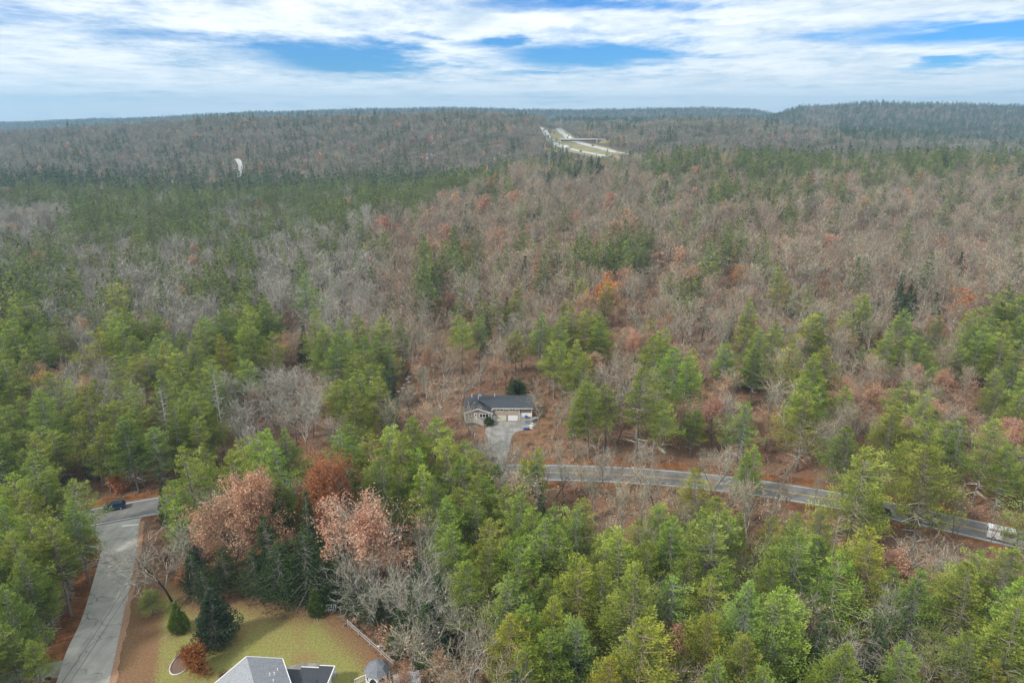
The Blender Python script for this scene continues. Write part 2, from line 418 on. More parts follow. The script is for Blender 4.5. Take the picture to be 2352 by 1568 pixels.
def asphalt(name, col, crack=0.0, var=.16, scale=.5):
    m, nt, b = new_mat(name)
    a = nnoise(nt, scale, 6, .6); f = nnoise(nt, 14, 4, .7)
    c = ramp(nt, a, [(.3, tuple(x * (1 - var) for x in col)), (.7, tuple(x * (1 + var) for x in col))])
    g = ramp(nt, f, [(.3, (.8, .8, .8)), (.7, (1.12, 1.12, 1.12))])
    c = mix(nt, 1.0, c, g, 'MULTIPLY')
    st_ = nnoise(nt, .7, 5, .65, vecscale=(1.6, .22, 1)); c = mix(nt, 1.0, c, ramp(nt, st_, [(.35, (.84, .84, .85)), (.62, (1.08, 1.08, 1.06))]), 'MULTIPLY')
    if crack:
        vor = nd(nt, 'ShaderNodeTexVoronoi', feature='DISTANCE_TO_EDGE'); tcx = nd(nt, 'ShaderNodeTexCoord')
        wn_ = nd(nt, 'ShaderNodeTexNoise'); nt.links.new(tcx.outputs['Object'], wn_.inputs[0]); wn_.inputs['Scale'].default_value = .35; wn_.inputs['Detail'].default_value = 6
        ad = nd(nt, 'ShaderNodeVectorMath', operation='MULTIPLY_ADD'); nt.links.new(wn_.outputs['Color'], ad.inputs[0]); ad.inputs[1].default_value = (5, 5, 0); nt.links.new(tcx.outputs['Object'], ad.inputs[2])
        mp = nd(nt, 'ShaderNodeMapping'); nt.links.new(ad.outputs[0], mp.inputs[0]); mp.inputs[3].default_value = (.5, 1.3, 1)
        nt.links.new(mp.outputs[0], vor.inputs['Vector']); vor.inputs['Scale'].default_value = .15
        k = ramp(nt, vor.outputs['Distance'], [(0.0, (.35, .35, .35)), (.006, (.6, .6, .6)), (.012, (1, 1, 1))])
        gate = ramp(nt, nnoise(nt, .25, 3), [(.34, (0, 0, 0)), (.46, (1, 1, 1))])
        k = mix(nt, gate, (1.0, 1.0, 1.0), k)
        c = mix(nt, crack, c, mix(nt, 1.0, c, k, 'MULTIPLY'))
    nt.links.new(c, b.inputs['Base Color']); b.inputs['Roughness'].default_value = .85; b.inputs['Specular IOR Level'].default_value = .25
    return m
M['road'] = asphalt('road_asphalt', (.19, .183, .175), .5)
M['oldroad'] = asphalt('weathered_asphalt', (.42, .40, .355), .9, .2, .35)
M['gravel'] = asphalt('grey_gravel', (.26, .25, .23), 0, .35, .5)
M['concrete'] = asphalt('pale_concrete', (.50, .49, .46), 0, .08)
M['white'] = simple('white_paint', (.75, .75, .72), .6, .06)
M['yellow'] = simple('yellow_paint', (.62, .40, .12), .7, .12)
def litter(name, a, b_, c_):
    m, nt, b = new_mat(name)
    fine = nnoise(nt, 4.0, 6, .8); mid = nnoise(nt, .35, 5, .65)
    col = ramp(nt, fine, [(.32, a), (.5, b_), (.68, c_)]); col2 = mix(nt, 1.0, col, (.50, .56, .60), 'MULTIPLY')
    nt.links.new(mix(nt, ramp(nt, mid, [(.4, (0, 0, 0)), (.6, (1, 1, 1))]), col, col2), b.inputs['Base Color']); b.inputs['Roughness'].default_value = .95; b.inputs['Specular IOR Level'].default_value = .1
    return m
M['litter'] = litter('orange_leaf_litter', (.09, .035, .018), (.24, .10, .04), (.40, .20, .09))
M['paleline'] = simple('worn_white_paint', (.6, .6, .57), .7, .2, 2)

MAIN = [(-190, 86), (-130, 103)] + [at(*p) for p in ((206, 1191), (335, 1163))] + [(-38, 130), (-14, 135.5)] + [at(*p) for p in ((1258, 1086), (1370, 1087), (1501, 1093), (1568, 1100), (1820, 1133), (2000, 1165), (2198, 1206), (2352, 1239))] + [(125, 99), (160, 82)]
_mx = np.array([p[0] for p in MAIN]); _my = np.array([p[1] for p in MAIN])
_pf = np.polyfit(_mx / 100, _my, 6, w=[.3, .5, 3, 3, .3, .3] + [2] * (len(MAIN) - 8) + [.5, .3])
main_cl = [Vector((x, float(np.polyval(_pf, x / 100)))) for x in np.arange(-188, 158, 2.0)]
def ngon(name, V, mat, label=None):
    if sum(a[0] * b[1] - b[0] * a[1] for a, b in zip(V, V[1:] + V[:1])) < 0: V = V[::-1]
    me = bpy.data.meshes.new(name); me.from_pydata([tuple(v) for v in V], [], [tuple(range(len(V)))]); me.materials.append(mat); me.update()
    o = link(name, me); tag(o, kind='structure', label=label); return o
def struct(name, VF, mat, label=None):
    o = link(name, mesh_np(name, VF[0], VF[1], mat)); tag(o, kind='structure', label=label); return o
struct('main_road', strip(main_cl, -4.0, 4.0, .05), M['road'], 'grey two-lane country road curving through the woods')
struct('road_edge_line', strip(main_cl, 3.28, 3.42, .056), M['white'])
struct('road_edge_line', strip(main_cl, -3.42, -3.28, .056), M['white'])
# yellow centre lines (double), interrupted at the junction
jx = [i for i, p in enumerate(main_cl) if -86 < p.x < -70.5]
segA = [p for p in main_cl if p.x < -87.5]; segB = [p for p in main_cl if p.x > -74]
for sg in (segA, segB):
    for o_ in (-.14, .14): struct('road_center_line', strip(sg, o_ - .06, o_ + .06, .056), M['yellow'])
# litter verges along the road
def verge(cl, a, b, z, seed):
    rs = np.random.RandomState(seed); V = []; Fc = []
    for i, p in enumerate(cl):
        d = (cl[min(i + 1, len(cl) - 1)] - cl[max(i - 1, 0)]).normalized(); n = Vector((-d.y, d.x))
        w = b + (b - a) * .5 * (rs.rand() - .5)
        for o in (a, w): q = p + n * o; V.append((q.x, q.y, z))
    Fc = [(2 * i, 2 * i + 1, 2 * i + 3, 2 * i + 2) for i in range(len(cl) - 1)]
    return V, Fc
struct('verge_leaf_litter', verge(main_cl, 4.0, 7.5, .02, 1), M['litter'])
struct('verge_leaf_litter', verge(main_cl, -4.0, -6.0, .02, 2), M['litter'])

# side street polygon: left and right edges read from the photo
SL = [(60, 1760), (95, 1650), (130, 1565), (153, 1495), (187, 1422), (213, 1338), (230, 1275), (232, 1250), (226, 1236), (212, 1224), (200, 1205)]
SR = [(200, 1760), (228, 1650), (250, 1568), (270, 1478), (287, 1395), (300, 1338), (313, 1262), (317, 1230), (319, 1210), (322, 1195), (330, 1185)]
SLw = catmull([at(*p) for p in SL], 6); SRw = catmull([at(*p) for p in SR], 6)
ngon('side_street', [(p.x, p.y, .035) for p in SLw] + [(p.x, p.y, .035) for p in SRw[::-1]], M['oldroad'], 'pale cracked asphalt side street meeting the main road')
a, b = Vector(at(280, 1208)), Vector(at(318, 1204)); d = (b - a).normalized(); n = Vector((-d.y, d.x)) * .22
struct('stop_line', ([(a.x - n.x, a.y - n.y, .042), (b.x - n.x, b.y - n.y, .042), (b.x + n.x, b.y + n.y, .042), (a.x + n.x, a.y + n.y, .042)], [(0, 1, 2, 3)]), M['white'])
# litter banks at both sides of the side street
struct('leaf_bank', verge(SLw[:52], 0.0, 3.0, .025, 3), M['litter'])
M['gravelrim'] = simple('pale_leaf_rim', (.36, .22, .14), .95, .4, 5, .1, 0, 8)
struct('leaf_bank', verge(SRw[:54], -0.0, -.9, .045, 4), M['gravelrim'])
# small paved side drive at the lower edge
dr = [at(*p) for p in ((150, 1535), (95, 1545), (30, 1560), (-60, 1590))]
cl = catmull(dr, 6)
struct('side_driveway', strip(cl, -2.0, 1.6, .03), M['gravel'])

# lawn sheet
def in_poly(x, y, P):
    inside = np.zeros(np.shape(x), bool); j = len(P) - 1
    for i in range(len(P)):
        xi, yi = P[i]; xj, yj = P[j]
        c = ((yi > y) != (yj > y)) & (x < (xj - xi) * (y - yi) / (yj - yi + 1e-9) + xi)
        inside ^= c; j = i
    return inside
LAWN = [at(*p) for p in ((262, 1568), (285, 1440), (310, 1310), (325, 1225), (345, 1260), (400, 1330), (470, 1378), (560, 1372), (680, 1400), (760, 1392), (800, 1440), (905, 1530), (930, 1600), (960, 1750), (230, 1750))]
def lawn_mat():
    m, nt, b = new_mat('lawn_grass')
    fine = nnoise(nt, 3.0, 6, .75); mid = nnoise(nt, .16, 5, .6, dist=.6); lf = nnoise(nt, 3.4, 4, .7)
    stripe = nnoise(nt, .30, 2, .5, vecscale=(1.2, .25, 1))
    g = ramp(nt, fine, [(.3, (.13, .145, .03)), (.5, (.235, .228, .07)), (.7, (.35, .32, .125))])
    g2 = ramp(nt, fine, [(.3, (.16, .115, .04)), (.55, (.27, .20, .085)), (.75, (.38, .29, .145))])
    c = mix(nt, ramp(nt, mid, [(.42, (0, 0, 0)), (.62, (1, 1, 1))]), g, g2)
    c = mix(nt, ramp(nt, stripe, [(.45, (0, 0, 0)), (.56, (.7, .7, .7))]), c, g)
    leafc = ramp(nt, nnoise(nt, 4, 6, .8), [(.3, (.10, .055, .032)), (.5, (.20, .115, .06)), (.7, (.36, .23, .125))])
    at_ = nd(nt, 'ShaderNodeAttribute', attribute_name='litter')
    s1 = nd(nt, 'ShaderNodeMath', operation='SUBTRACT'); s1.inputs[0].default_value = .72
    mm = nd(nt, 'ShaderNodeMath', operation='MULTIPLY'); nt.links.new(at_.outputs['Fac'], mm.inputs[0]); mm.inputs[1].default_value = .40
    nt.links.new(mm.outputs[0], s1.inputs[1])
    gt = nd(nt, 'ShaderNodeMath', operation='SUBTRACT'); nt.links.new(lf, gt.inputs[0]); nt.links.new(s1.outputs[0], gt.inputs[1])
    m2 = nd(nt, 'ShaderNodeMath', operation='MULTIPLY', use_clamp=True); nt.links.new(gt.outputs[0], m2.inputs[0]); m2.inputs[1].default_value = 9
    c = mix(nt, m2.outputs[0], c, leafc)
    nt.links.new(c, b.inputs['Base Color']); b.inputs['Roughness'].default_value = .95; b.inputs['Specular IOR Level'].default_value = .1
    return m
M['lawn'] = lawn_mat()
xs = np.arange(-90, -10, .5); ys = np.arange(40, 112, .5)
GX, GY = np.meshgrid(xs, ys)
ins = in_poly(GX, GY, LAWN)
lp = np.array(LAWN)
def dist_poly(x, y, P):
    best = np.full(np.shape(x), 1e9)
    for i in range(len(P)):
        a = P[i]; b = P[(i + 1) % len(P)]; dx_, dy_ = b[0] - a[0], b[1] - a[1]
        t = np.clip(((x - a[0]) * dx_ + (y - a[1]) * dy_) / (dx_ * dx_ + dy_ * dy_), 0, 1)
        best = np.minimum(best, np.hypot(x - a[0] - t * dx_, y - a[1] - t * dy_))
    return best
dp = dist_poly(GX, GY, LAWN)
uu, vv, _ = proj(GX, GY, 0 * GX)
lit = np.clip(1 - dp / 6.0, 0, 1) * .9 + .25
west = np.clip((385 - (uu + (1568 - vv) * -.12) ) / 60, 0, 1)       # leaf-covered strip beside the side street
lit = np.maximum(lit, np.where(uu < 420, west * 1.5, 0))
idx = -np.ones(GX.shape, int); ok = ins
keep = ok[:-1, :-1] & ok[1:, :-1] & ok[:-1, 1:] & ok[1:, 1:]
ids = np.arange(GX.size).reshape(GX.shape)
Fc = np.stack([ids[:-1, :-1][keep], ids[:-1, 1:][keep], ids[1:, 1:][keep], ids[1:, :-1][keep]], -1)
used = np.unique(Fc); rem = -np.ones(GX.size, int); rem[used] = np.arange(len(used))
me = mesh_np('lawn', np.stack([GX.ravel()[used], GY.ravel()[used], np.full(len(used), .012)], -1), rem[Fc], M['lawn'])
aa = me.attributes.new('litter', 'FLOAT', 'POINT'); aa.data.foreach_set('value', lit.ravel()[used].astype(np.float32))
tag(link('lawn', me), kind='structure', label='olive and straw coloured lawn scattered with fallen leaves')

# house driveway, yard of orange litter, clearing
def patch(name, pts, mat, z, label=None, n=5):
    P = catmull([at_t(*p)[:2] for p in pts] + [at_t(*pts[0])[:2]], n)[:-1]
    V = [(p.x, p.y, float(terrain(p.x, p.y)) + z) for p in P]
    return ngon(name, V, mat, label)
patch('gravel_driveway', [(1140, 966), (1180, 968), (1222, 965), (1231, 975), (1214, 986), (1186, 992), (1174, 1008), (1171, 1030), (1163, 1050), (1160, 1078), (1124, 1080), (1126, 1052), (1118, 1030), (1121, 1008), (1114, 990), (1124, 976)], M['gravel'], .06, 'grey gravel driveway in front of the tan house')
M['yardlitter'] = litter('pale_orange_litter', (.10, .050, .028), (.25, .130, .068), (.40, .25, .145))
patch('leaf_yard', [(1226, 925), (1250, 915), (1272, 935), (1290, 965), (1262, 990), (1240, 1030), (1185, 1050), (1180, 1005), (1210, 985), (1230, 970)], M['yardlitter'], .03)
M['clearing'] = litter('clearing_litter', (.14, .075, .04), (.29, .17, .10), (.44, .29, .19))
patch('forest_clearing', [(618, 770), (660, 752), (720, 765), (760, 790), (740, 830), (680, 838), (630, 820)], M['clearing'], .25)

# ------------------------------------------------------------------ highway and bridge
def hw_pt(u, v):
    x, y, z = at_t(u, v); return (x, y)
hwR = catmull([hw_pt(*p) for p in ((1520, 372), (1430, 353), (1385, 343), (1340, 332), (1312, 322), (1300, 312), (1288, 302), (1272, 294), (1256, 291))], 8)
hwL = catmull([hw_pt(*p) for p in ((1450, 372), (1400, 362), (1355, 353), (1320, 346), (1290, 338), (1268, 326), (1258, 314), (1252, 303), (1246, 294))], 8)
M['hwy'] = asphalt('pale_highway_concrete', (.46, .45, .43), 0, .06, .1)
M['hwgrass'] = simple('dry_median_grass', (.23, .20, .085), .95, .25, .08)
def tz(x, y): return float(terrain(x, y))
allp = []
for i in range(len(hwR)):
    for k in range(9):
        allp.append((hwL[i].lerp(hwR[i], -.35 + k * (1.75 / 8))))
V = [(p.x, p.y, tz(p.x, p.y) + .35) for p in allp]
Fc = [(i * 9 + k, i * 9 + k + 1, (i + 1) * 9 + k + 1, (i + 1) * 9 + k) for i in range(len(hwR) - 1) for k in range(8)]
struct('highway_median_grass', (V, Fc), M['hwgrass'], 'dry grass median and verges of the distant highway')
struct('highway', strip(hwR, -6.5, 6.5, .75, tz), M['hwy'], 'pale divided highway carriageway running to the horizon')
struct('highway', strip(hwL, -5.5, 5.5, .75, tz), M['hwy'], 'second highway carriageway beyond the grass median')
# bridge
bx0 = at_t(1290, 327); bx1 = at_t(1388, 326)
bL = Vector((ray(1286, 322)[0] * 1000, ray(1286, 322)[1] * 1000, 0)); bR = Vector((ray(1390, 322)[0] * 1000, ray(1390, 322)[1] * 1000, 0))
zdeck = CAM_H + ray(1330, 320.5)[2] * 1000
br = empty('highway_bridge', ((bL.x + bR.x) / 2, (bL.y + bR.y) / 2, zdeck))
tag(br, 'flat concrete bridge with dark girders crossing over the distant highway', 'bridge')
hl = (bR.x - bL.x) / 2
mb = MB(); mb.box(-hl, hl, -5, 5, -.6, .2); mb.build('deck', M['concrete'], br)
mb = MB(); mb.box(-hl, hl, -5.3, -5.02, .0, 1.3); mb.box(-hl, hl, 5.02, 5.3, 0, 1.3); mb.build('parapet', M['concrete'], br)
M['girder'] = simple('dark_steel', (.06, .055, .05), .6)
mb = MB(); 
for yy in (-4.2, -1.4, 1.4, 4.2): mb.box(-hl * .95, hl * .6, yy - .2, yy + .2, -2.4, -.61)
mb.build('girder', M['girder'], br)
for xx, w in ((hl * .62, 1.2), (-hl * .1, 1.0), (-hl * .97, 1.5)):
    mb = MB(); mb.box(xx - w / 2, xx + w / 2, -4.6, 4.6, -12, -2.41 if xx < hl * .6 else -.61); mb.build('pier', M['concrete'], br)
# embankment right of the bridge
cx, cy = br.location.x + hl * 1.25, br.location.y
mb = MB(); zb = tz(cx, cy)
mb.poly([(cx - hl * .62, cy - 6, zdeck - 7), (cx - hl * .62, cy + 6, zdeck - 7), (cx - hl * .42, cy + 5.4, zdeck - .7), (cx - hl * .42, cy - 5.4, zdeck - .7)])
mb.poly([(cx - hl * .42, cy - 5.4, zdeck - .7), (cx - hl * .42, cy + 5.4, zdeck - .7), (cx + hl * .9, cy + 5.4, zdeck - .7), (cx + hl * .9, cy - 5.4, zdeck - .7)])
mb.poly([(cx - hl * .62, cy - 6, zdeck - 7), (cx - hl * .42, cy - 5.4, zdeck - .7), (cx + hl * .9, cy - 5.4, zdeck - .7), (cx + hl * .9, cy - 18, zdeck - 9), (cx - hl * .5, cy - 16, zdeck - 9)])
eb = mb.build('bridge_embankment', M['hwgrass']); tag(eb, kind='structure')

# distant pale road on the left hill
pr = catmull([hw_pt(*p) for p in ((543, 366), (549, 372), (552, 384), (551, 396), (552, 408))], 6)
struct('distant_road', strip(pr, -2.9, 2.9, .6, tz), M['concrete'], 'pale strip of road climbing between trees on the far hill')
pr = catmull([at_t(*p)[:2] for p in ((600, 871), (625, 873), (650, 880))], 5)
struct('woodland_path', strip(pr, -1.1, 1.1, .12, tz), M['concrete'])

# ------------------------------------------------------------------ tree prototypes
def rot_frame(d):
    d = d / np.linalg.norm(d); up = np.array([0, 0, 1.0]) if abs(d[2]) < .9 else np.array([1.0, 0, 0])
    s = np.cross(d, up); s /= np.linalg.norm(s); return d, s, np.cross(s, d)
def diamonds(P, D, L, W, rs, flat=.5):
    """leaf-like diamonds at P pointing along D; flat 1 = lying level, 0 = any roll"""
    n = len(P); D = D / np.linalg.norm(D, axis=1, keepdims=True)
    rnd = rs.normal(size=(n, 3)); up = np.array([0, 0, 1.0]) * flat * 2.2 + rnd * (1 - flat) + rnd * .25
    S = np.cross(D, up); S /= np.linalg.norm(S, axis=1, keepdims=True) + 1e-9
    L = np.asarray(L)[:, None]; W = np.asarray(W)[:, None]
    a = P - D * L * .5; b = P + S * W * .5 - D * L * .05; c = P + D * L * .5; d = P - S * W * .5 - D * L * .05
    V = np.stack([a, b, c, d], 1).reshape(-1, 3)
    return V, np.arange(n * 4).reshape(n, 4)
def ribbons(P0, P1, W0, W1, rs):
    n = len(P0); D = P1 - P0; rnd = rs.normal(size=(n, 3)); S = np.cross(D, rnd); S /= np.linalg.norm(S, axis=1, keepdims=True) + 1e-9
    W0 = np.asarray(W0)[:, None] * .5; W1 = np.asarray(W1)[:, None] * .5
    V = np.stack([P0 - S * W0, P0 + S * W0, P1 + S * W1, P1 - S * W1], 1).reshape(-1, 3)
    return V, np.arange(n * 4).reshape(n, 4)
def prisms(P0, P1, R0, R1, k=4):
    n = len(P0); D = P1 - P0; D = D / (np.linalg.norm(D, axis=1, keepdims=True) + 1e-9)
    up = np.where(np.abs(D[:, 2:3]) > .9, np.array([[1.0, 0, 0]]), np.array([[0, 0, 1.0]]))
    S = np.cross(D, up); S /= np.linalg.norm(S, axis=1, keepdims=True) + 1e-9; T_ = np.cross(S, D)
    rings = []
    for P, Rr in ((P0, R0), (P1, R1)):
        for j in range(k):
            a = 2 * math.pi * j / k
            rings.append(P + (S * math.cos(a) + T_ * math.sin(a)) * np.asarray(Rr)[:, None])
    V = np.stack(rings, 1).reshape(-1, 3)
    base = np.arange(n)[:, None] * 2 * k; Fc = []
    for j in range(k):
        Fc.append(np.concatenate([base + j, base + (j + 1) % k, base + k + (j + 1) % k, base + k + j], 1))
    return V, np.stack(Fc, 1).reshape(-1, 4)
def join(parts):
    V = []; Fc = []; cv = []; mi = []; b = 0
    for (v, f, c, m) in parts:
        if len(v) == 0: continue
        V.append(v); Fc.append(f + b); b += len(v)
        cv.append(np.full(len(f), c) if np.isscalar(c) else c); mi.append(np.full(len(f), m))
    return np.concatenate(V), np.concatenate(Fc), np.concatenate(cv), np.concatenate(mi)

def trunk_mesh(name, H, r, rs, mat, lean=.02, top=.97, k=6, segs=7, base=-1.2):
    pts = []; z = base; p = np.array([0, 0, base], float); off = rs.normal(0, lean, 2)
    for i in range(segs + 1):
        t = i / segs; zz = base + (H * top - base) * t
        w = np.array([math.sin(t * 3 + off[0] * 50), math.cos(t * 2.3 + off[1] * 50)]) * H * lean * .35 * t
        pts.append(np.array([w[0], w[1], zz]))
    pts = np.array(pts); rad = r * (1 - np.linspace(0, 1, segs + 1) * .9) ** .9; rad[0] *= 1.25
    # joined rings
    V = []; Fc = []
    for i in range(segs + 1):
        for j in range(k):
            a = 2 * math.pi * j / k; V.append(pts[i] + np.array([math.cos(a), math.sin(a), 0]) * rad[i])
    for i in range(segs):
        for j in range(k): Fc.append((i * k + j, i * k + (j + 1) % k, (i + 1) * k + (j + 1) % k, (i + 1) * k + j))
    me = mesh_np(name, np.array(V), np.array(Fc), mat, cv=np.full(len(Fc), .4), smooth_=True)
    return me, pts

def pine_proto(seed, H=20, z0=.35, Rm=3.9, dens=1.0, tl=.62, wood=True, conic=.5, whorl=.85, nb=5, mat='pine', droop=-.05, ragged=.35, flat=.55, gap=.16):
    rs = np.random.RandomState(seed)
    tr, tp = trunk_mesh('pine_trunk', H, H * .0135, rs, M['bark'])
    P = []; D = []; C = []; w0 = []; w1 = []; wr = []
    zs = np.arange(z0 * H, H * .985, whorl)
    lop = rs.uniform(0, 6.28); lopa = rs.uniform(.1, .3)
    for z in zs:
        t = (z - z0 * H) / (H - z0 * H)
        prof = ((1 - t) ** (.45 + .55 * conic)) * (0.55 + .45 * min(1, t * 4 + .3)) + .06
        if rs.rand() < gap * (1 - t): prof *= .55
        n = nb + rs.randint(-1, 2)
        az0 = rs.uniform(0, 6.28)
        for b in range(n):
            az_ = az0 + b * 6.283 / n + rs.normal(0, .25)
            L = Rm * prof * (1 + lopa * math.cos(az_ - lop)) * (1 + rs.normal(0, ragged * .6))
            L = max(.4, L)
            if rs.rand() < .07: continue
            zb = z + rs.normal(0, .25); rise = rs.uniform(.05, .30) * (0.5 + t) + droop
            dirh = np.array([math.cos(az_), math.sin(az_), 0]); side = np.array([-dirh[1], dirh[0], 0])
            cc = np.clip(.5 + rs.normal(0, .2), 0, 1)
            tx, ty = np.interp(zb, tp[:, 2], tp[:, 0]), np.interp(zb, tp[:, 2], tp[:, 1])
            o = np.array([tx, ty, zb])
            nt_ = max(3, int(L * 7.0 * dens))
            s = (rs.rand(nt_) ** .6) * .8 + .22
            lat = rs.normal(0, .20, nt_) * L * (.35 + .8 * (1 - np.abs(s - .65)))
            zz = (rise * L) * s ** 2 + L * .10 * rs.normal(size=nt_) * .6 + .10 * L * s * rs.rand()
            p = o + dirh * (L * s)[:, None] + side * lat[:, None] + np.array([0, 0, 1.0]) * zz[:, None]
            dd = dirh * 1.0 + side * (lat / (L * .5 + .1))[:, None] * .9 + np.array([0, 0, 1]) * (.30 + .35 * rs.rand(nt_))[:, None] + rs.normal(0, .25, (nt_, 3))
            P.append(p); D.append(dd)
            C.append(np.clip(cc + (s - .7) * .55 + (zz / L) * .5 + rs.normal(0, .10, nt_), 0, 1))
            if wood:
                e = o + dirh * L * .75 + np.array([0, 0, rise * L * .45]); w0.append(o); w1.append(e); wr.append(.05 + .012 * L)
    # leader tuft
    nt_ = int(26 * dens); s = rs.rand(nt_)
    p = np.stack([rs.normal(0, .30, nt_), rs.normal(0, .30, nt_), H * .955 + s * H * .05], 1) + np.array([tp[-1, 0], tp[-1, 1], 0])
    P.append(p); D.append(rs.normal(0, .4, (nt_, 3)) + np.array([0, 0, 1])); C.append(np.clip(.7 + rs.normal(0, .1, nt_), 0, 1))
    P = np.concatenate(P); D = np.concatenate(D); C = np.concatenate(C)
    n = len(P); L_ = tl * rs.uniform(.6, 1.35, n); W_ = L_ * rs.uniform(.36, .6, n)
    v, f = diamonds(P, D, L_, W_, rs, flat)
    parts = [(v, f, C, 0)]
    if wood:
        w0 = np.array(w0); w1 = np.array(w1); wr = np.array(wr)
        v2, f2 = prisms(w0, w1, wr, wr * .3, 3); parts.append((v2, f2, .55, 1))
        # bare dead stubs under the crown
        ns = 44; zz = rs.uniform(z0 * H * .45, z0 * H * 1.35, ns); a_ = rs.uniform(0, 6.28, ns); l_ = rs.uniform(.8, 3.4, ns)
        o0 = np.stack([np.zeros(ns), np.zeros(ns), zz], 1); o1 = o0 + np.stack([np.cos(a_) * l_, np.sin(a_) * l_, rs.uniform(-.3, .3, ns)], 1)
        v3, f3 = ribbons(o0, o1, np.full(ns, .10), np.full(ns, .035), rs); parts.append((v3, f3, .95, 1))
    V, Fc, cv, mi = join(parts)
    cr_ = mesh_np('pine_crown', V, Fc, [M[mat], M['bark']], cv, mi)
    return dict(trunk=tr, crown=cr_, H=H, R=Rm)

def branching(seed, H, spread=.9, levels=4, kids=(9, 6, 5, 4), r0=.0125, fork=.38, up=.55, wscale=1.0, crook=.12):
    """segments of a bare broadleaf tree: arrays P0, P1, R0, R1, level"""
    rs = np.random.RandomState(seed); S = []; tips = []
    def grow(p, d, L, r, lv):
        ns = (6, 4, 3, 2, 1)[min(lv, 4)]; seg = L / ns; pts = [(p, r)]
        for i in range(ns):
            d = d + rs.normal(0, crook * (1 + .35 * lv), 3) + np.array([0, 0, .10 * up * (lv > 0)])
            d = d / np.linalg.norm(d); q = p + d * seg; r1 = r * (1 - (.75 if lv else .62) / ns * 1.0)
            S.append((p, q, r, r1, lv)); p, r = q, r1; pts.append((p, r))
            if lv + 1 < levels + 1 and lv < levels:
                frac = (i + 1) / ns
                if lv == 0 and frac < fork: continue
                nk = kids[lv] / (ns if lv else ns * (1 - fork)); nk = int(nk) + (rs.rand() < nk - int(nk))
                for _ in range(nk):
                    dd, sx, sy = rot_frame(d); a = rs.uniform(0, 6.28); ang = rs.uniform(.45, .95) * spread * (1.0 if lv else (1.15 - .4 * frac))
                    nd_ = dd * math.cos(ang) + (sx * math.cos(a) + sy * math.sin(a)) * math.sin(ang)
                    nd_[2] += up * .25 * (lv < 2)
                    ll = L * rs.uniform(.42, .72) * (1.0 if lv else (.95 - .35 * frac))
                    grow(p, nd_ / np.linalg.norm(nd_), ll, r * rs.uniform(.45, .65), lv + 1)
        tips.append((p, d, lv))
    grow(np.array([0, 0, -1.0]), np.array([rs.normal(0, .04), rs.normal(0, .04), 1.0]), H * .72, H * r0, 0)
    return S, tips, rs
def bare_proto(seed, H=18, levels=4, kids=(9, 6, 5, 4), tw=.03, spread=.9, up=.55, twmat='twig', fork=.38, leaves=0, leafmat='oakleaf', leafl=.4, solid=.045, crook=.12, zmin=0):
    S, tips, rs = branching(seed, H, spread, levels, kids, up=up, fork=fork, crook=crook)
    P0 = np.array([s[0] for s in S]); P1 = np.array([s[1] for s in S]); R0 = np.array([s[2] for s in S]); R1 = np.array([s[3] for s in S]); LV = np.array([s[4] for s in S])
    k = H / max(P1[:, 2].max(), 1); P0 = P0 * np.array([1, 1, k]); P1 = P1 * np.array([1, 1, k])
    t = LV == 0
    v, f = prisms(P0[t], P1[t], np.maximum(R0[t], .05), np.maximum(R1[t], .04), 6)
    tr = mesh_np('trunk', v, f, M['bark'], np.full(len(f), .5), smooth_=True)
    parts = []
    a = (~t) & (R0 > solid)
    if a.any():
        v, f = prisms(P0[a], P1[a], R0[a], R1[a], 4); parts.append((v, f, np.clip(.75 + rs.normal(0, .15, len(f)), 0, 1), 1))
    b = (~t) & (R0 <= solid)
    if b.any():
        v, f = ribbons(P0[b], P1[b], np.maximum(R0[b] * 2, tw), np.maximum(R1[b] * 2, tw * .7), rs); parts.append((v, f, np.clip(.5 + rs.normal(0, .22, len(f)), 0, 1), 0))
    if leaves:
        tp = np.array([x[0] for x in tips if x[2] >= levels - 1]) * np.array([1, 1, k])
        cl = np.repeat(np.arange(len(tp)), 1); rs.shuffle(cl)
        # clusters: some tips carry many leaves, others none
        wgt = np.clip(np.sin(tp[:, 0] * .9 + seed) + np.cos(tp[:, 1] * 1.1 + seed * 2) + (tp[:, 2] / H) * 1.2 + rs.normal(0, .5, len(tp)), .02, None) ** 1.3; wgt /= wgt.sum()
        c = rs.choice(len(tp), leaves, p=wgt)
        Pp = tp[c] + rs.normal(0, .38, (leaves, 3)); Dd = rs.normal(size=(leaves, 3)) + np.array([0, 0, -.3])
        l_ = leafl * rs.uniform(.6, 1.4, leaves); v, f = diamonds(Pp, Dd, l_, l_ * .7, rs, .1)
        cc = np.clip(.5 + .22 * np.sin(c * 12.9898) + rs.normal(0, .18, leaves), 0, 1); parts.append((v, f, cc, 2))
    V, Fc, cv, mi = join(parts)
    cr_ = mesh_np('crown', V, Fc, [M[twmat], M['bark'], M[leafmat]], cv, mi)
    return dict(trunk=tr, crown=cr_, H=H, R=float(np.percentile(np.hypot(P1[:, 0], P1[:, 1]), 96)))

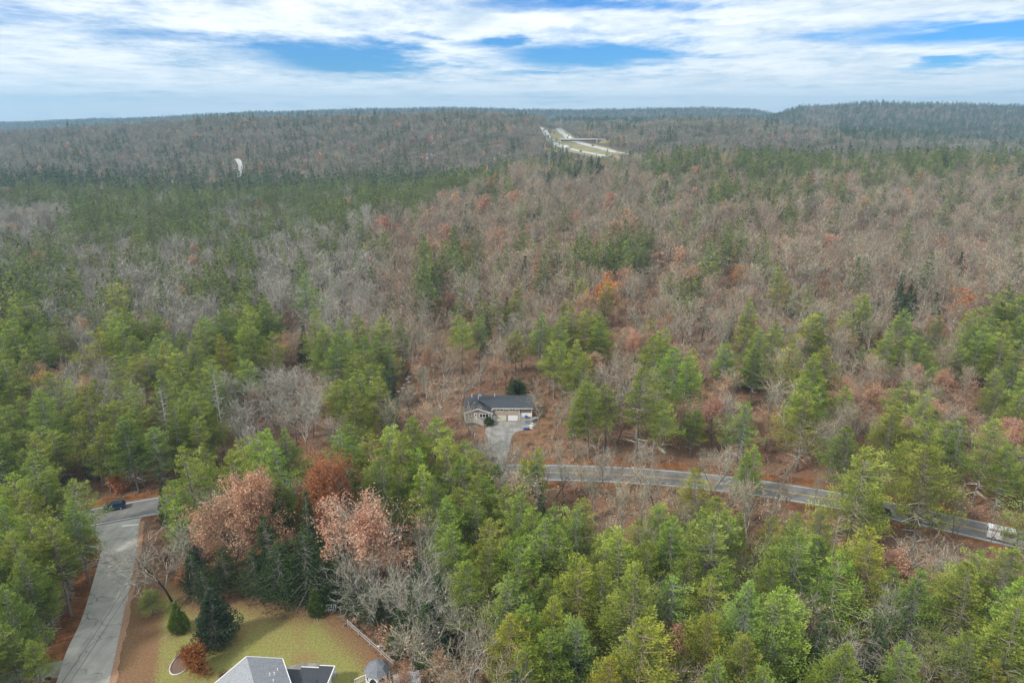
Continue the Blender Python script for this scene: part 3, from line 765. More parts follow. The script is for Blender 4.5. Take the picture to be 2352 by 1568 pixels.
PR = {}
PR['pine'] = {
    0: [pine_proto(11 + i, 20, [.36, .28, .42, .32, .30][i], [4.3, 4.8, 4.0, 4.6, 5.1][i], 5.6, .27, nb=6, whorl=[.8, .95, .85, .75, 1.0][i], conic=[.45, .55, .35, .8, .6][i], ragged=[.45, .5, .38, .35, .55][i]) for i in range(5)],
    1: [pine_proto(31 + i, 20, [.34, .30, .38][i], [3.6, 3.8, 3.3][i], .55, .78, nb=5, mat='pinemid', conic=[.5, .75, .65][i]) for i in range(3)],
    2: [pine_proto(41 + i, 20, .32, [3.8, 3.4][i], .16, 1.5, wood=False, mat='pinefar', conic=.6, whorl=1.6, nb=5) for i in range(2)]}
PR['hemlock'] = {
    0: [pine_proto(51 + i, 17, .05, [3.3, 2.8][i], 2.1, .42, conic=1.0, whorl=.55, nb=6, mat='hemlock', droop=-.28, ragged=.18, gap=0) for i in range(2)],
    1: [pine_proto(61, 17, .06, 2.9, .5, .9, conic=1.0, whorl=.8, nb=5, mat='hemlock', droop=-.25, ragged=.2, gap=0)],
    2: [pine_proto(63, 17, .1, 2.9, .2, 1.4, wood=False, conic=1.0, whorl=1.4, mat='hemlock', droop=-.25, ragged=.2, gap=0)]}
PR['bare'] = {
    0: [bare_proto(71 + i, 18, 4, (9, 6, 4, 3), .042, [.8, .65, .9, .6][i], [.7, .9, .5, 1.0][i], 'twig') for i in range(4)],
    1: [bare_proto(81 + i, 17, 3, (10, 6, 5), .085, [.8, .65, .85][i], .8, 'twig', solid=.06) for i in range(3)],
    2: [bare_proto(91 + i, 16, 3, (9, 5, 4), .15, .85, .7, 'twigfar', solid=.09) for i in range(2)]}
PR['tanbare'] = {
    0: [bare_proto(171 + i, 18, 4, (8, 5, 4, 3), .042, [.75, .6, .85, .6][i], [.8, 1.0, .6, 1.1][i], 'twigbrown', fork=[.4, .5, .35, .5][i], leaves=[0, 120, 0, 260][i], leafl=.3) for i in range(4)],
    1: [bare_proto(181 + i, 17, 3, (9, 5, 4), .080, [.75, .6, .8][i], .9, 'twigbrown', solid=.06, fork=.45, leaves=[0, 60, 120][i], leafl=.5) for i in range(3)],
    2: [bare_proto(191 + i, 16, 3, (8, 5, 4), .15, .8, .8, 'twigbrown', solid=.09) for i in range(2)]}
PR['oak'] = {
    0: [bare_proto(101 + i, 17, 4, (9, 6, 4, 3), .045, [.95, .85][i], .6, 'twigbrown', leaves=[7500, 4500][i], leafl=.25) for i in range(2)],
    1: [bare_proto(111 + i, 16, 3, (10, 6, 5), .07, .85, .7, 'twigbrown', leaves=[1900, 1100][i], leafl=.5, solid=.06) for i in range(2)],
    2: [bare_proto(121, 15, 2, (9, 6), .14, .85, .7, 'twigbrown', leaves=200, leafl=1.2, solid=.09)]}
PR['darkmass'] = {0: [pine_proto(301 + i, 13, .02, 4.6, 2.4, .36, conic=[.5, .7][i], whorl=.55, nb=7, mat='hemlock', droop=-.15, ragged=.42, gap=.2) for i in range(2)]}
PR['bigoak'] = {0: [bare_proto(131, 17, 4, (13, 8, 5, 4), .038, 1.0, .55, 'twigbrown', leaves=42000, leafl=.25, fork=.25), bare_proto(133, 17, 4, (13, 8, 5, 4), .045, 1.0, .5, 'twig', leaves=17000, leafl=.25, fork=.2)]}
PR['rustoak'] = {0: [bare_proto(137, 17, 4, (12, 8, 5, 4), .038, .75, .8, 'twigbrown', leaves=34000, leafmat='rustleaf', leafl=.24, fork=.22)]}
PR['redmaple'] = {0: [bare_proto(141, 13, 3, (10, 7, 6), .05, .8, .7, 'twigbrown', leaves=5200, leafmat='redleaf', leafl=.42, fork=.3)]}
PR['goldtree'] = {0: [bare_proto(143, 13, 3, (10, 7, 6), .05, .8, .7, 'twigbrown', leaves=1500, leafmat='goldleaf', leafl=.42, fork=.3)]}
PR['orangetree'] = {0: [bare_proto(147, 14, 3, (10, 7, 6), .05, .8, .7, 'twigbrown', leaves=3200, leafmat='orangeleaf', leafl=.42, fork=.3)]}

# centre the crowns of the few single oaks and maples over their own middle
for kk in ('bigoak', 'rustoak', 'redmaple', 'orangetree'):
    for p in PR[kk][0]:
        n_ = len(p['crown'].vertices); a_ = np.empty(n_ * 3, np.float32); p['crown'].vertices.foreach_get('co', a_); a_ = a_.reshape(-1, 3)
        c_ = a_[:, :2].mean(0)
        for part in ('crown', 'trunk'):
            n_ = len(p[part].vertices); a_ = np.empty(n_ * 3, np.float32); p[part].vertices.foreach_get('co', a_); a_ = a_.reshape(-1, 3)
            a_[:, :2] -= c_; p[part].vertices.foreach_set('co', a_.ravel()); p[part].update()

# ------------------------------------------------------------------ where each tree stands
GRID = ["bbssbbsssssssssssbppssssspmmmmmm",
        "bsssssspssssppssshh.pPpPPPppPPpp",
        "PPPPPPPPPPPpPPPpbbbbsspppsssbsss",
        "bbPPPPPppppboobobobobsbbsbbbbbbb",
        "pPsspspPbsppbpPbsppPPsPsbbbbbbbb",
        "PpspbppPbpsbbPpbbbppbPpbsbsbhbbb",
        "PspPbssPshbbbbpbbpPobbbbbppbboPP",
        "PhsPPpPP..PPsqqqqPooPooPosbbPpPP",
        "PbbbpPPbbqPPhqqqqqPbbPoooPoooooP",
        "PPPPPPPqbbppbq....PbbPPbbPobPooo",
        "PPPPPPPPPPqPPPbbbpbbPPbbobPpPPpp",
        "PPPPPPbPPPPPPPbbprrrrprrrPPpPPpP",
        "PPP..P......bPPPPPpspsspsPPpsspp",
        "PP.......h..bPPPPPPPPPPppPPPpPpp",
        "PP.......hh..bbPPPPPPPPPPPPPPPPp",
        "PP...........bbPPPPPPPPPPPPPPPPP",
        "PP..........hbbPPPPPPbPPPPPbPPPP",
        "PP...........boPPPPPPPPPPPhhbPPP",
        "PP...........boPPPPPPPPPPPPPbPPP"]
for g in GRID: assert len(g) == 32, g
#        pine bare oak hemlock keep
MIXT = {'P': (.86, .10, .01, .03, 1), 'p': (.40, .52, .03, .05, 1), 's': (.22, .70, .05, .03, 1), 'b': (.03, .93, .02, .02, 1),
        'o': (.05, .72, .23, 0, .85), 'q': (.01, .92, .07, 0, .38), 'r': (0, 1, 0, 0, .28), 'h': (.15, .15, 0, .7, 1), 'm': (.75, .22, .03, 0, 1), '.': (0, 0, 0, 0, 0)}
trees = []   # dict(kind, x, y, z, s, rz, lod, tint, hero, label bits)
rng = np.random.RandomState(2024)
SPECIES_H = {'tanbare': 18, 'pine': 20, 'hemlock': 17, 'bare': 18, 'oak': 17, 'bigoak': 17, 'rustoak': 17, 'redmaple': 13, 'goldtree': 13, 'orangetree': 14}
PR1H = {'pine': 20, 'hemlock': 17, 'bare': 17, 'oak': 16}
TINTS = {'olive green': (1.12, 1.0, .80), 'deep green': (.74, .86, .80), 'blue-green': (.80, .98, 1.15), 'yellow-green': (1.45, 1.14, .62), 'bright green': (.98, 1.12, .75), 'soft grey-green': (1.05, 1.05, 1.25)}
def add_hero(kind, u, v, H, tint=None, wide=1.0, note=None, var=None):
    x, y, z = at_t(u, v, H)
    if 90 < y < 160:
        for _ in range(30):
            dm = min((p.x - x) ** 2 + (p.y - y) ** 2 for p in main_cl)
            if dm > 36: break
            y += .8 if y > min(main_cl, key=lambda p: abs(p.x - x)).y and kind != 'bare' else -.8
    trees.append(dict(kind=kind, x=x, y=y, z=z, H=H, wide=wide, rz=rng.uniform(0, 6.28), tint=tint, hero=True, note=note, var=var))
HP = [  # pines: u, v of the top, height, tint
    (974, 543, 19, 'deep green'), (1017, 588, 17, 'olive green'), (1064, 565, 17, 'yellow-green'), (1147, 590, 17, 'deep green'), (1167, 560, 14, 'bright green'), (1204, 533, 15, 'bright green'),
    (1254, 560, 18, 'olive green'), (1284, 566, 17, 'bright green'), (1336, 543, 17, 'olive green'), (1394, 566, 17, 'bright green'), (1414, 560, 18, 'bright green'), (1441, 530, 15, 'bright green'),
    (1324, 640, 19, 'olive green'), (1344, 620, 15, 'bright green'), (1294, 693, 14, 'olive green'), (1391, 646, 18, 'olive green'), (1494, 730, 15, 'bright green'), (1331, 780, 15, 'deep green'), (1347, 810, 17, 'yellow-green'),
    (1044, 696, 11, 'deep green'), (1321, 927, 15, 'bright green'), (1474, 843, 24, 'olive green'), (1528, 913, 17, 'bright green'), (1218, 1020, 15, 'olive green'), (1351, 716, 12, 'bright green'),
    (1788, 603, 17, 'bright green'), (1781, 740, 17, 'bright green'), (1825, 790, 20, 'yellow-green'), (1915, 676, 12, 'olive green'), (1985, 676, 18, 'bright green'), (1941, 713, 17, 'olive green'), (1978, 790, 9, 'bright green'),
    (2162, 726, 16, 'deep green'), (2245, 753, 13, 'bright green'), (2322, 670, 20, 'bright green'), (2336, 723, 18, 'olive green'), (2332, 810, 19, 'deep green'), (1948, 883, 15, 'bright green'), (2048, 937, 20, 'olive green'),
    (2142, 970, 24, 'olive green'), (1708, 917, 17, 'blue-green'), (1725, 1017, 13, 'bright green'), (1948, 970, 20, 'deep green'), (1618, 543, 13, 'bright green'), (1605, 566, 13, 'bright green'), (1585, 636, 15, 'deep green'), (1611, 636, 15, 'bright green'), (2322, 1017, 17, 'bright green'),
    (290, 726, 20, 'olive green'), (360, 723, 20, 'deep green'), (467, 726, 18, 'deep green'), (427, 760, 15, 'bright green'), (584, 700, 21, 'olive green'), (560, 663, 19, 'deep green'), (764, 776, 21, 'deep green'), (137, 723, 20, 'olive green'),
    (350, 640, 15, 'olive green'), (427, 563, 16, 'deep green'), (467, 603, 17, 'bright green'), (293, 586, 16, 'deep green'), (831, 770, 18, 'deep green'), (800, 770, 17, 'deep green'), (820, 823, 18, 'olive green'), (887, 786, 15, 'deep green'),
    (2018, 1225, 20, 'yellow-green'), (2118, 1308, 18, 'blue-green'), (2252, 1305, 21, 'olive green'), (1928, 1262, 19, 'bright green'), (1788, 1282, 18, 'bright green'), (1771, 1378, 19, 'soft grey-green'), (1618, 1082, 18, 'olive green'), (1728, 1030, 15, 'bright green'),
    (1835, 1178, 12, 'bright green'), (1748, 1178, 14, 'olive green'), (1695, 1178, 12, 'bright green'), (1985, 1015, 25, 'olive green'), (2152, 1028, 25, 'olive green'), (2088, 1482, 14, 'bright green'), (1611, 1405, 18, 'yellow-green'), (2302, 1525, 14, 'yellow-green'),
    (1234, 1158, 19, 'bright green'), (1251, 1192, 19, 'soft grey-green'), (1104, 1202, 18, 'olive green'), (1174, 1235, 19, 'bright green'), (1314, 1205, 18, 'bright green'), (1351, 1145, 18, 'olive green'), (1434, 1232, 19, 'bright green'),
    (1328, 1285, 19, 'yellow-green'), (1381, 1292, 18, 'olive green'), (1161, 1332, 18, 'soft grey-green'), (1201, 1382, 18, 'bright green'), (1258, 1365, 18, 'yellow-green'), (1278, 1445, 17, 'bright green'), (1208, 1495, 16, 'bright green'), (1394, 1512, 16, 'yellow-green'),
    (1428, 1458, 17, 'soft grey-green'), (1538, 1202, 17, 'bright green'), (1027, 1145, 17, 'bright green'), (1097, 1132, 17, 'deep green'), (1324, 1415, 17, 'blue-green'), (190, 890, 24, 'olive green'), (490, 1290, 15, 'bright green')]
HP = [h for h in HP if h[:2] != (490, 1290)]
HP += [(83, 1312, 13, 'bright green'), (160, 1148, 17, 'deep green'), (7, 1430, 13, 'bright green'), (67, 1470, 10, 'bright green'), (20, 1232, 19, 'olive green'), (110, 1200, 18, 'olive green'), (60, 1130, 19, 'olive green'), (20, 1090, 19, 'bright green'), (150, 1100, 18, 'soft grey-green'),
       (10, 1350, 17, 'deep green'), (50, 1260, 18, 'deep green'), (130, 1230, 13, 'deep green'), (420, 1120, 15, 'bright green'), (400, 1150, 14, 'bright green'), (480, 1000, 16, 'olive green'), (600, 985, 18, 'bright green'), (655, 985, 18, 'deep green'), (560, 1010, 16, 'olive green')]
HP += [(1766, 325, 24, 'deep green'), (1579, 352, 24, 'olive green'), (1737, 368, 22, 'olive green'), (1804, 388, 23, 'olive green'), (1869, 383, 24, 'olive green'), (1697, 398, 22, 'bright green'), (1675, 390, 22, 'deep green'), (1972, 323, 24, 'deep green'), (1984, 338, 22, 'bright green'),
       (2106, 390, 22, 'bright green'), (2125, 349, 24, 'deep green'), (2202, 335, 24, 'deep green'), (2298, 325, 25, 'deep green'), (2336, 321, 25, 'olive green'), (1838, 371, 22, 'bright green'), (1637, 415, 20, 'bright green'), (1646, 366, 22, 'olive green'), (2274, 343, 24, 'olive green'), (1560, 381, 21, 'deep green'), (1905, 352, 23, 'bright green'), (2045, 352, 23, 'olive green'), (1520, 350, 22, 'olive green'), (1480, 356, 20, 'bright green'),
       (520, 1030, 18, 'olive green'), (575, 1000, 19, 'bright green'), (640, 1012, 19, 'deep green'), (890, 985, 20, 'bright green'), (912, 1003, 20, 'olive green'), (950, 962, 21, 'olive green'), (990, 952, 21, 'bright green'), (1030, 1003, 19, 'olive green'),
       (1060, 1052, 17, 'bright green'), (1092, 1084, 17, 'olive green'), (1130, 1096, 16, 'bright green'), (1165, 1118, 16, 'olive green'), (2010, 1062, 18, 'deep green'), (1045, 1200, 17, 'bright green'), (1100, 1240, 17, 'olive green'), (1075, 1290, 17, 'bright green'), (1490, 1250, 17, 'bright green'), (1560, 1265, 17, 'olive green'), (1640, 1290, 17, 'bright green'), (1197, 1046, 15, 'olive green'), (1142, 1060, 15, 'deep green'), (1097, 1035, 17, 'olive green'), (1062, 1008, 18, 'bright green'), (772, 985, 19, 'deep green'), (806, 1000, 18, 'bright green'), (1232, 1060, 13, 'olive green'), (855, 1062, 17, 'deep green'), (905, 1082, 17, 'bright green'), (962, 1062, 18, 'bright green'), (1205, 1112, 16, 'olive green'), (1000, 1090, 17, 'deep green'), (1050, 1120, 17, 'olive green')]
HP = [(h[0], h[1], h[2] + (2 if h[1] < 620 else 0), h[3]) for h in HP]
for (u, v, H, t) in HP: add_hero('pine', u, v, H, t, 1.05 if H > 16 else .95)
for (u, v, H, w) in ((2208, 850, 15, 1.2), (1541, 568, 17, 1.3), (1585, 606, 15, 1.0), (1431, 646, 18, .8), (1358, 663, 17, .8), (1548, 703, 15, 1.1), (1438, 600, 11, .9), (1661, 846, 14, 1.1), (1798, 720, 12, 1.0), (1421, 766, 14, 1.0),
                     (1024, 666, 13, 1.0), (967, 790, 15, .9), (2092, 833, 13, 1.1), (2062, 950, 14, 1.0), (1030, 515, 18, 1.0), (890, 495, 18, 1.0), (1185, 435, 18, 1.2), (1410, 438, 18, 1.2), (1655, 465, 16, 1.0), (1600, 380, 17, 1.2), (1850, 400, 17, 1.2), (2120, 395, 17, 1.2), (2290, 380, 17, 1.2), (1214, 1318, 12, .8), (1528, 1425, 12, .9), (951, 1508, 9, 1.0), (1024, 1498, 10, .8), (1620, 880, 13, 1.0)):
    add_hero('oak', u, v, H, None, w)
add_hero('bigoak', 545, 1092, 20, None, .92, var=0); add_hero('bigoak', 825, 1128, 21, None, .95, var=1)
add_hero('rustoak', 742, 1038, 22, None, .74)
add_hero('redmaple', 1394, 624, 19, None, .85); add_hero('orangetree', 2222, 664, 17, None, .95); add_hero('orangetree', 1698, 604, 13, None, .9); add_hero('goldtree', 87, 858, 13, None, .9)
for (u, v, H, w) in ((927, 1142, 18, .8), (1027, 1218, 17, .8), (1034, 1372, 13, 1.1), (880, 1240, 16, 1.0), (860, 1300, 12, 1.1), (1918, 1395, 13, 1.2), (1150, 715, 15, 1.2), (1090, 640, 18, 1.1), (1680, 900, 15, 1.3), (1350, 830, 16, 1.2), (990, 1290, 13, .9), (1130, 1010, 14, .9), (1185, 1015, 13, .8), (1640, 1000, 15, 1), (1280, 1010, 14, 1), (1400, 1000, 15, 1.0), (1075, 1020, 12, 1), (1480, 980, 15, .9), (1120, 1000, 15, .8), (1150, 1010, 14, .9), (1180, 1002, 15, .8), (1205, 1020, 13, .8), (1240, 1010, 13, .8), (1090, 985, 14, .9), (970, 1240, 15, 1.0), (955, 1330, 13, 1.1), (985, 1400, 11, 1.2), (900, 1290, 14, .9), (1060, 1320, 13, 1.0), (2230, 1440, 15, 1.1), (2310, 1370, 15, 1.0), (2040, 1340, 15, .9), (1560, 1330, 15, .9), (1700, 1345, 15, .9), (2185, 1240, 15, 1.0), (2335, 1290, 15, 1.0), (1480, 1345, 15, .9), (1885, 1330, 15, 1.0), (1950, 1430, 14, 1.1), (1460, 1480, 12, 1.0), (1350, 1330, 14, .8), (850, 1250, 14, 1.1), (450, 1180, 14, .9), (410, 1190, 14, .8)):
    add_hero('bare', u, v, H, None, w)
for k in range(34):       # thin roadside trees on the near side of the main road
    u = 1262 + k * 33 + rng.uniform(-12, 12); p_ = min(main_cl, key=lambda p: abs(proj(p.x, p.y, 0)[0] - u))
    if u > 2265: continue
    dd_ = rng.uniform(5.2, 13); trees.append(dict(kind='tanbare', x=p_.x + rng.uniform(-1.5, 1.5), y=p_.y - dd_, z=0.0, H=rng.uniform(8.5, 14.5), wide=.72, rz=rng.uniform(0, 6.28), tint=None, hero=True, note=None, var=None))
for (u, v, H, w) in ((694, 1222, 14, 1.6), (635, 1238, 12, 1.6), (575, 1262, 9, 1.7), (505, 1262, 8, 1.6), (740, 1255, 11, 1.5), (665, 1270, 8, 1.7), (610, 1180, 15, 1.3), (770, 1230, 14, 1.4), (690, 1130, 17, 1.1), (905, 1395, 9, 1.5), (985, 1380, 11, 1.6), (1010, 1320, 12, 1.5), (950, 1290, 13, 1.5), (430, 1270, 9, 1.4), (465, 1300, 8, 1.4), (947, 1352, 12, .6), (363, 1092, 12, .62), (395, 1150, 10, .7), (1124, 1078, 10, .7), (1298, 1142, 12, .7), (1842, 650, 10, .8), (1921, 533, 11, .8), (2210, 408, 12, .9), (1175, 862, 7, 1.3), (845, 1340, 8, 1.3), (800, 1310, 9, 1.2), (885, 1330, 8, 1.3), (435, 1210, 11, 1.0)):
    add_hero('darkmass' if w >= 1.3 and u < 900 else 'hemlock', u, v, H, None, w * (.62 if w >= 1.3 and u < 900 else 1))

# ground that stays free of trees (world polygons) and points that must stay in sight
road_pts = np.array([(p.x, p.y) for p in main_cl]); side_pts = np.array([((a.x + b.x) / 2, (a.y + b.y) / 2) for a, b in zip(SLw, SRw)])
hwp = np.array([(p.x, p.y) for p in hwR] + [(p.x, p.y) for p in hwL] + [((p.x + q.x) / 2, (p.y + q.y) / 2) for p, q in zip(hwR, hwL)])

far_road = np.array([(p.x, p.y) for p in catmull([hw_pt(*p) for p in ((543, 366), (549, 372), (552, 384), (551, 396), (552, 408))], 6)])
clear_polys = [LAWN, [at_t(*p)[:2] for p in ((1062, 922), (1255, 915), (1270, 965), (1225, 1000), (1190, 1010), (1180, 1050), (1118, 1050), (1108, 995), (1062, 985))], [at_t(*p)[:2] for p in ((625, 775), (660, 757), (720, 770), (755, 790), (740, 825), (680, 833), (635, 815))]]
# sight mask: image regions (2352 reading) that a pine or hemlock crown may not cover
SIGHT = []
for (u, v, r) in [(258, 1158, 30), (300, 1150, 20), (230, 1180, 20), (270, 1200, 40), (275, 1260, 30), (260, 1330, 34), (245, 1400, 40), (230, 1470, 45), (200, 1550, 55), (340, 1420, 60), (320, 1500, 60), (420, 1480, 80), (600, 1450, 80), (740, 1430, 70), (860, 1520, 50), (400, 1350, 40), (600, 1400, 40), (860, 1540, 40),
                  (1095, 945, 34), (1150, 935, 36), (1200, 940, 34), (1140, 1000, 26), (1240, 950, 24), (1860, 1140, 16), (1900, 1145, 10), (1940, 1150, 10), (1300, 1088, 12), (1405, 1089, 14), (1470, 1092, 14), (1530, 1095, 14), (1600, 1102, 14), (1630, 1105, 12), (1725, 1118, 14),
                  (1285, 1088, 14), (1330, 1088, 16), (1380, 1088, 16), (1440, 1090, 16), (1500, 1093, 16), (1560, 1098, 12), (1660, 1108, 14), (1690, 1112, 14), (1760, 1122, 14), (1800, 1130, 14), (2060, 1175, 18), (1990, 1160, 12), (2225, 1212, 22), (2270, 1220, 16), (2320, 1230, 30)]:
    SIGHT.append((u, v, r))
SIGHT = np.array(SIGHT, float)
SIGHT_D = []
for (u, v, r) in SIGHT: SIGHT_D.append(proj(*at(u, v), 0)[2])
for (u, v, r, dep) in ((747, 1110, 40, 140), (560, 1180, 60, 118), (814, 1230, 60, 115), (1394, 648, 20, 330), (1540, 595, 34, 350), (2208, 880, 36, 205), (2222, 690, 26, 255), (1698, 618, 14, 310), (1798, 735, 20, 250), (1410, 460, 26, 470), (1185, 460, 20, 430), (1030, 540, 22, 360), (1661, 880, 26, 200), (967, 830, 26, 205), (1024, 700, 20, 260), (1585, 625, 18, 320), (1431, 680, 22, 290), (1358, 690, 16, 290), (927, 1220, 30, 118), (1027, 1290, 25, 110)):
    SIGHT = np.vstack([SIGHT, [u, v, r]]); SIGHT_D.append(dep)
SIGHT_D = np.array(SIGHT_D)
def covers(x, y, z, H, Rc, soft=1.0, h0=.35):
    """does a crown hide one of the places kept in sight?"""
    u0, v0, d0 = proj(x, y, z + H); u1, v1, d1 = proj(x, y, z + H * h0)
    ru = F * Rc / d0 * .9
    return np.any((SIGHT_D > d1 + 2) & (np.abs(SIGHT[:, 0] - (u0 + u1) / 2) < ru + SIGHT[:, 2] * soft) & (SIGHT[:, 1] > v0 - SIGHT[:, 2] * soft * .5) & (SIGHT[:, 1] < v1 + SIGHT[:, 2] * soft * .4))
cellh = {}
def near_ok(x, y, r):
    cx_, cy_ = int(x // 8), int(y // 8)
    for i in range(cx_ - 1, cx_ + 2):
        for j in range(cy_ - 1, cy_ + 2):
            for (a, b) in cellh.get((i, j), ()):
                if (a - x) ** 2 + (b - y) ** 2 < r * r: return False
    return True
def put(x, y): cellh.setdefault((int(x // 8), int(y // 8)), []).append((x, y))
for t in trees: put(t['x'], t['y'])

bands = [(45, 330, 5.4, 3.5), (330, 700, 7.2, 4.6), (700, 1500, 9.6, 6.4), (1500, 3500, 16, 10)]
def mindist(x, y, P): return np.min(np.hypot(P[:, 0] - x, P[:, 1] - y))
rs1 = np.random.RandomState(77); CW = [(rs1.uniform(0, 6.28), rs1.uniform(0, 6.28), L) for L in (95, 61, 47, 33, 26, 21)]
def cluster(X, Y, k):
    w = 0
    for a, ph, L in CW: w = w + np.sin((X * math.cos(a) + Y * math.sin(a)) * 6.283 / (L * k) + ph) * np.cos((X * math.sin(a) - Y * math.cos(a)) * 5.7 / (L * k) + 2 * ph)
    w = w / 1.25      # roughly unit spread
    return .5 * (1 + np.vectorize(math.erf)(w / 1.414))
for (ya, yb, st, sepr) in bands:
    yv = np.arange(ya, yb, st)
    for y in yv:
        xm = (y * CP + 25) * .80 + 25
        xv = np.arange(-xm, xm, st)
        X_ = xv + rng.uniform(-.48, .48, len(xv)) * st; Y_ = y + rng.uniform(-.48, .48, len(xv)) * st
        Z_ = terrain(X_, Y_)
        u_, v_, d_ = proj(X_, Y_, Z_ + 15)
        ci = np.clip(((u_ + rng.normal(0, 12, len(xv))) / 73.5).astype(int), 0, 31); ri = np.clip(((v_ + rng.normal(0, 8, len(xv)) - 244) / 73.5).astype(int), 0, 18)
        cl_ = cluster(X_, Y_, 1.0 if ya < 700 else 1.8)
        for k in range(len(xv)):
            x, yy, z = X_[k], Y_[k], Z_[k]
            if yy < 45 or (yy < 62 and abs(x) < 30): continue
            row = ri[k]
            code = GRID[row][ci[k]]
            if d_[k] > 1500 and 1230 < u_[k] < 1850: code = 'm'
            if d_[k] > 2600: code = 'm'
            if d_[k] > 720 and u_[k] > 1230 and code in 'Pp': code = 's'
            if code == '.' and d_[k] > 300: code = 'b' if u_[k] > 1500 else 's'
            crest = np.interp(u_[k], [700, 900, 1100, 1230, 1320], [380, 420, 500, 560, 600])
            if 720 < u_[k] < 1320 and crest + 15 < d_[k] < 730 and v_[k] > 375: code = 'P' if code != '.' else code
            elif 850 < u_[k] and 330 < d_[k] < crest and u_[k] < 1320 and code in 'Pp': code = 's'
            mx = MIXT[code]
            if mx[4] == 0 or rng.rand() > mx[4]: continue
            if code in 'bos' and x > -60 and yy < 520 and rng.rand() < (.30 if yy < 380 else .18): continue
            r_ = abs(cl_[k] + rng.normal(0, .13)); r_ = 2 - r_ if r_ > 1 else r_; kind = 'pine' if r_ < mx[0] else 'bare' if r_ < mx[0] + mx[1] else 'oak' if r_ < mx[0] + mx[1] + mx[2] else 'hemlock'
            if yy < 260:
                if mindist(x, yy, road_pts) < 7.0 or mindist(x, yy, side_pts) < 8.0: continue
                if any(in_poly(x, yy, P) for P in clear_polys): continue
            elif yy < 420 and any(in_poly(x, yy, P) for P in clear_polys): continue
            if 700 < yy < 2000 and mindist(x, yy, hwp) < 13: continue
            if 700 < yy < 1000 and mindist(x, yy, far_road) < 9: continue
            if yy < 1500 and not near_ok(x, yy, sepr * (.78 if code == 'P' and yy < 330 else 1)): continue
            if kind == 'pine': H = rng.uniform(12.5, 21.5) if yy < 200 else rng.uniform(15, 24)
            elif kind == 'hemlock': H = rng.uniform(10, 16)
            elif kind == 'bare': H = rng.uniform(12.5, 18) if yy < 200 else rng.uniform(14, 20)
            else: H = rng.uniform(11, 16)
            if code == 'P' and yy < 330 and kind == 'bare': H *= .8
            if kind == 'bare' and u_[k] > 860 - max(0, (v_[k] - 800)) * .6 and d_[k] < 660: kind = 'tanbare'
            wide = rng.uniform(.85, 1.2)
            if yy > 1500: wide *= 1.75; H *= (1.05 if yy < 1900 else .85)
            elif yy > 650 and kind in ('bare', 'oak'): wide *= 1.35
            if yy < 320:
                Rc = {'pine': 3.6, 'hemlock': 2.9, 'bare': 3.4, 'tanbare': 3.4, 'oak': 3.4}[kind] * wide
                if covers(x, yy, z, H, Rc, 1.0 if kind in ('pine', 'hemlock') else .35, .3 if kind != 'hemlock' else 0):
                    if kind in ('bare', 'tanbare') and code in 'rqsbop' and yy > 95 and x > -25 and u_[k] < 2240: pass
                    else: continue
            put(x, yy)
            trees.append(dict(kind=kind, x=x, y=yy, z=z, H=H, wide=wide, rz=rng.uniform(0, 6.28), tint=None, hero=False, note=None, var=None))
# keep the highway and bridge in sight: drop trees in the strip between camera and them
def hides_hw(t):
    if not (600 < t['y'] < 1700): return False
    u, v, d = proj(t['x'], t['y'], t['z'] + t['H'])
    u2, v2, d2 = proj(t['x'], t['y'], t['z'] + 1)
    for (a, b, c) in ((1300, 308, 1090), (1280, 300, 1250), (1330, 332, 960), (1300, 322, 1000), (1350, 322, 1000), (1375, 330, 980), (1400, 346, 880), (1370, 352, 850), (1255, 296, 1400), (1340, 345, 880), (1420, 351, 840)):
        if abs(u - a) < 20 and v < b + 3 and v2 > b - 5 and d < c - 12: return True
    return False
trees = [t for t in trees if t['hero'] or not hides_hw(t)]

# ------------------------------------------------------------------ which trees show largest: paint crowns near to far into a coarse buffer
for t in trees:
    u, v, d = proj(t['x'], t['y'], t['z'] + t['H'] * .65)
    t['u'], t['v'], t['d'] = u, v, d; t['px'] = t['H'] * F / d
trees.sort(key=lambda t: t['d'])
BW, BH = 588, 392
buf = np.ones((BH, BW), np.float32)
for t in trees:
    t['vis'] = 0.0
    if t['d'] > 900 or not (-60 < t['u'] < 2412 and t['v'] < 1700): continue
    sp_ = {'pine': 3.6, 'hemlock': 2.8}.get(t['kind'], 3.6) * t['wide'] * F / t['d'] / 4
    hh_ = t['H'] * .38 * F / t['d'] * .92 / 4
    cx_, cy_ = t['u'] / 4, t['v'] / 4
    x0, x1 = int(max(0, cx_ - sp_)), int(min(BW, cx_ + sp_ + 1)); y0, y1 = int(max(0, cy_ - hh_)), int(min(BH, cy_ + hh_ + 1))
    if x1 <= x0 or y1 <= y0: continue
    yy, xx = np.mgrid[y0:y1, x0:x1]
    m_ = (((xx - cx_) / sp_) ** 2 + ((yy - cy_) / hh_) ** 2) < 1
    op = {'pine': .9, 'hemlock': .95, 'bare': .4, 'tanbare': .35, 'oak': .65}.get(t['kind'], .85)
    sub = buf[y0:y1, x0:x1]; t['vis'] = float((sub * m_).sum()) * op
    sub[m_] *= (1 - op)
LIMIT = {'pine': 300, 'bare': 110, 'tanbare': 190, 'oak': 260, 'hemlock': 120}
indiv = []; rest = {}
cnt = {}
for t in sorted(trees, key=lambda t: (not t['hero'], -t['vis'])):
    k = t['kind']; c = cnt.get(k, 0)
    if t['hero'] or (c < LIMIT.get(k, 99) and t['vis'] > 1.2 and t['d'] < 640):
        cnt[k] = c + 1; indiv.append(t)
    else: rest.setdefault(k, []).append(t)
print('trees', len(trees), 'individual', cnt, {k: len(v) for k, v in rest.items()})

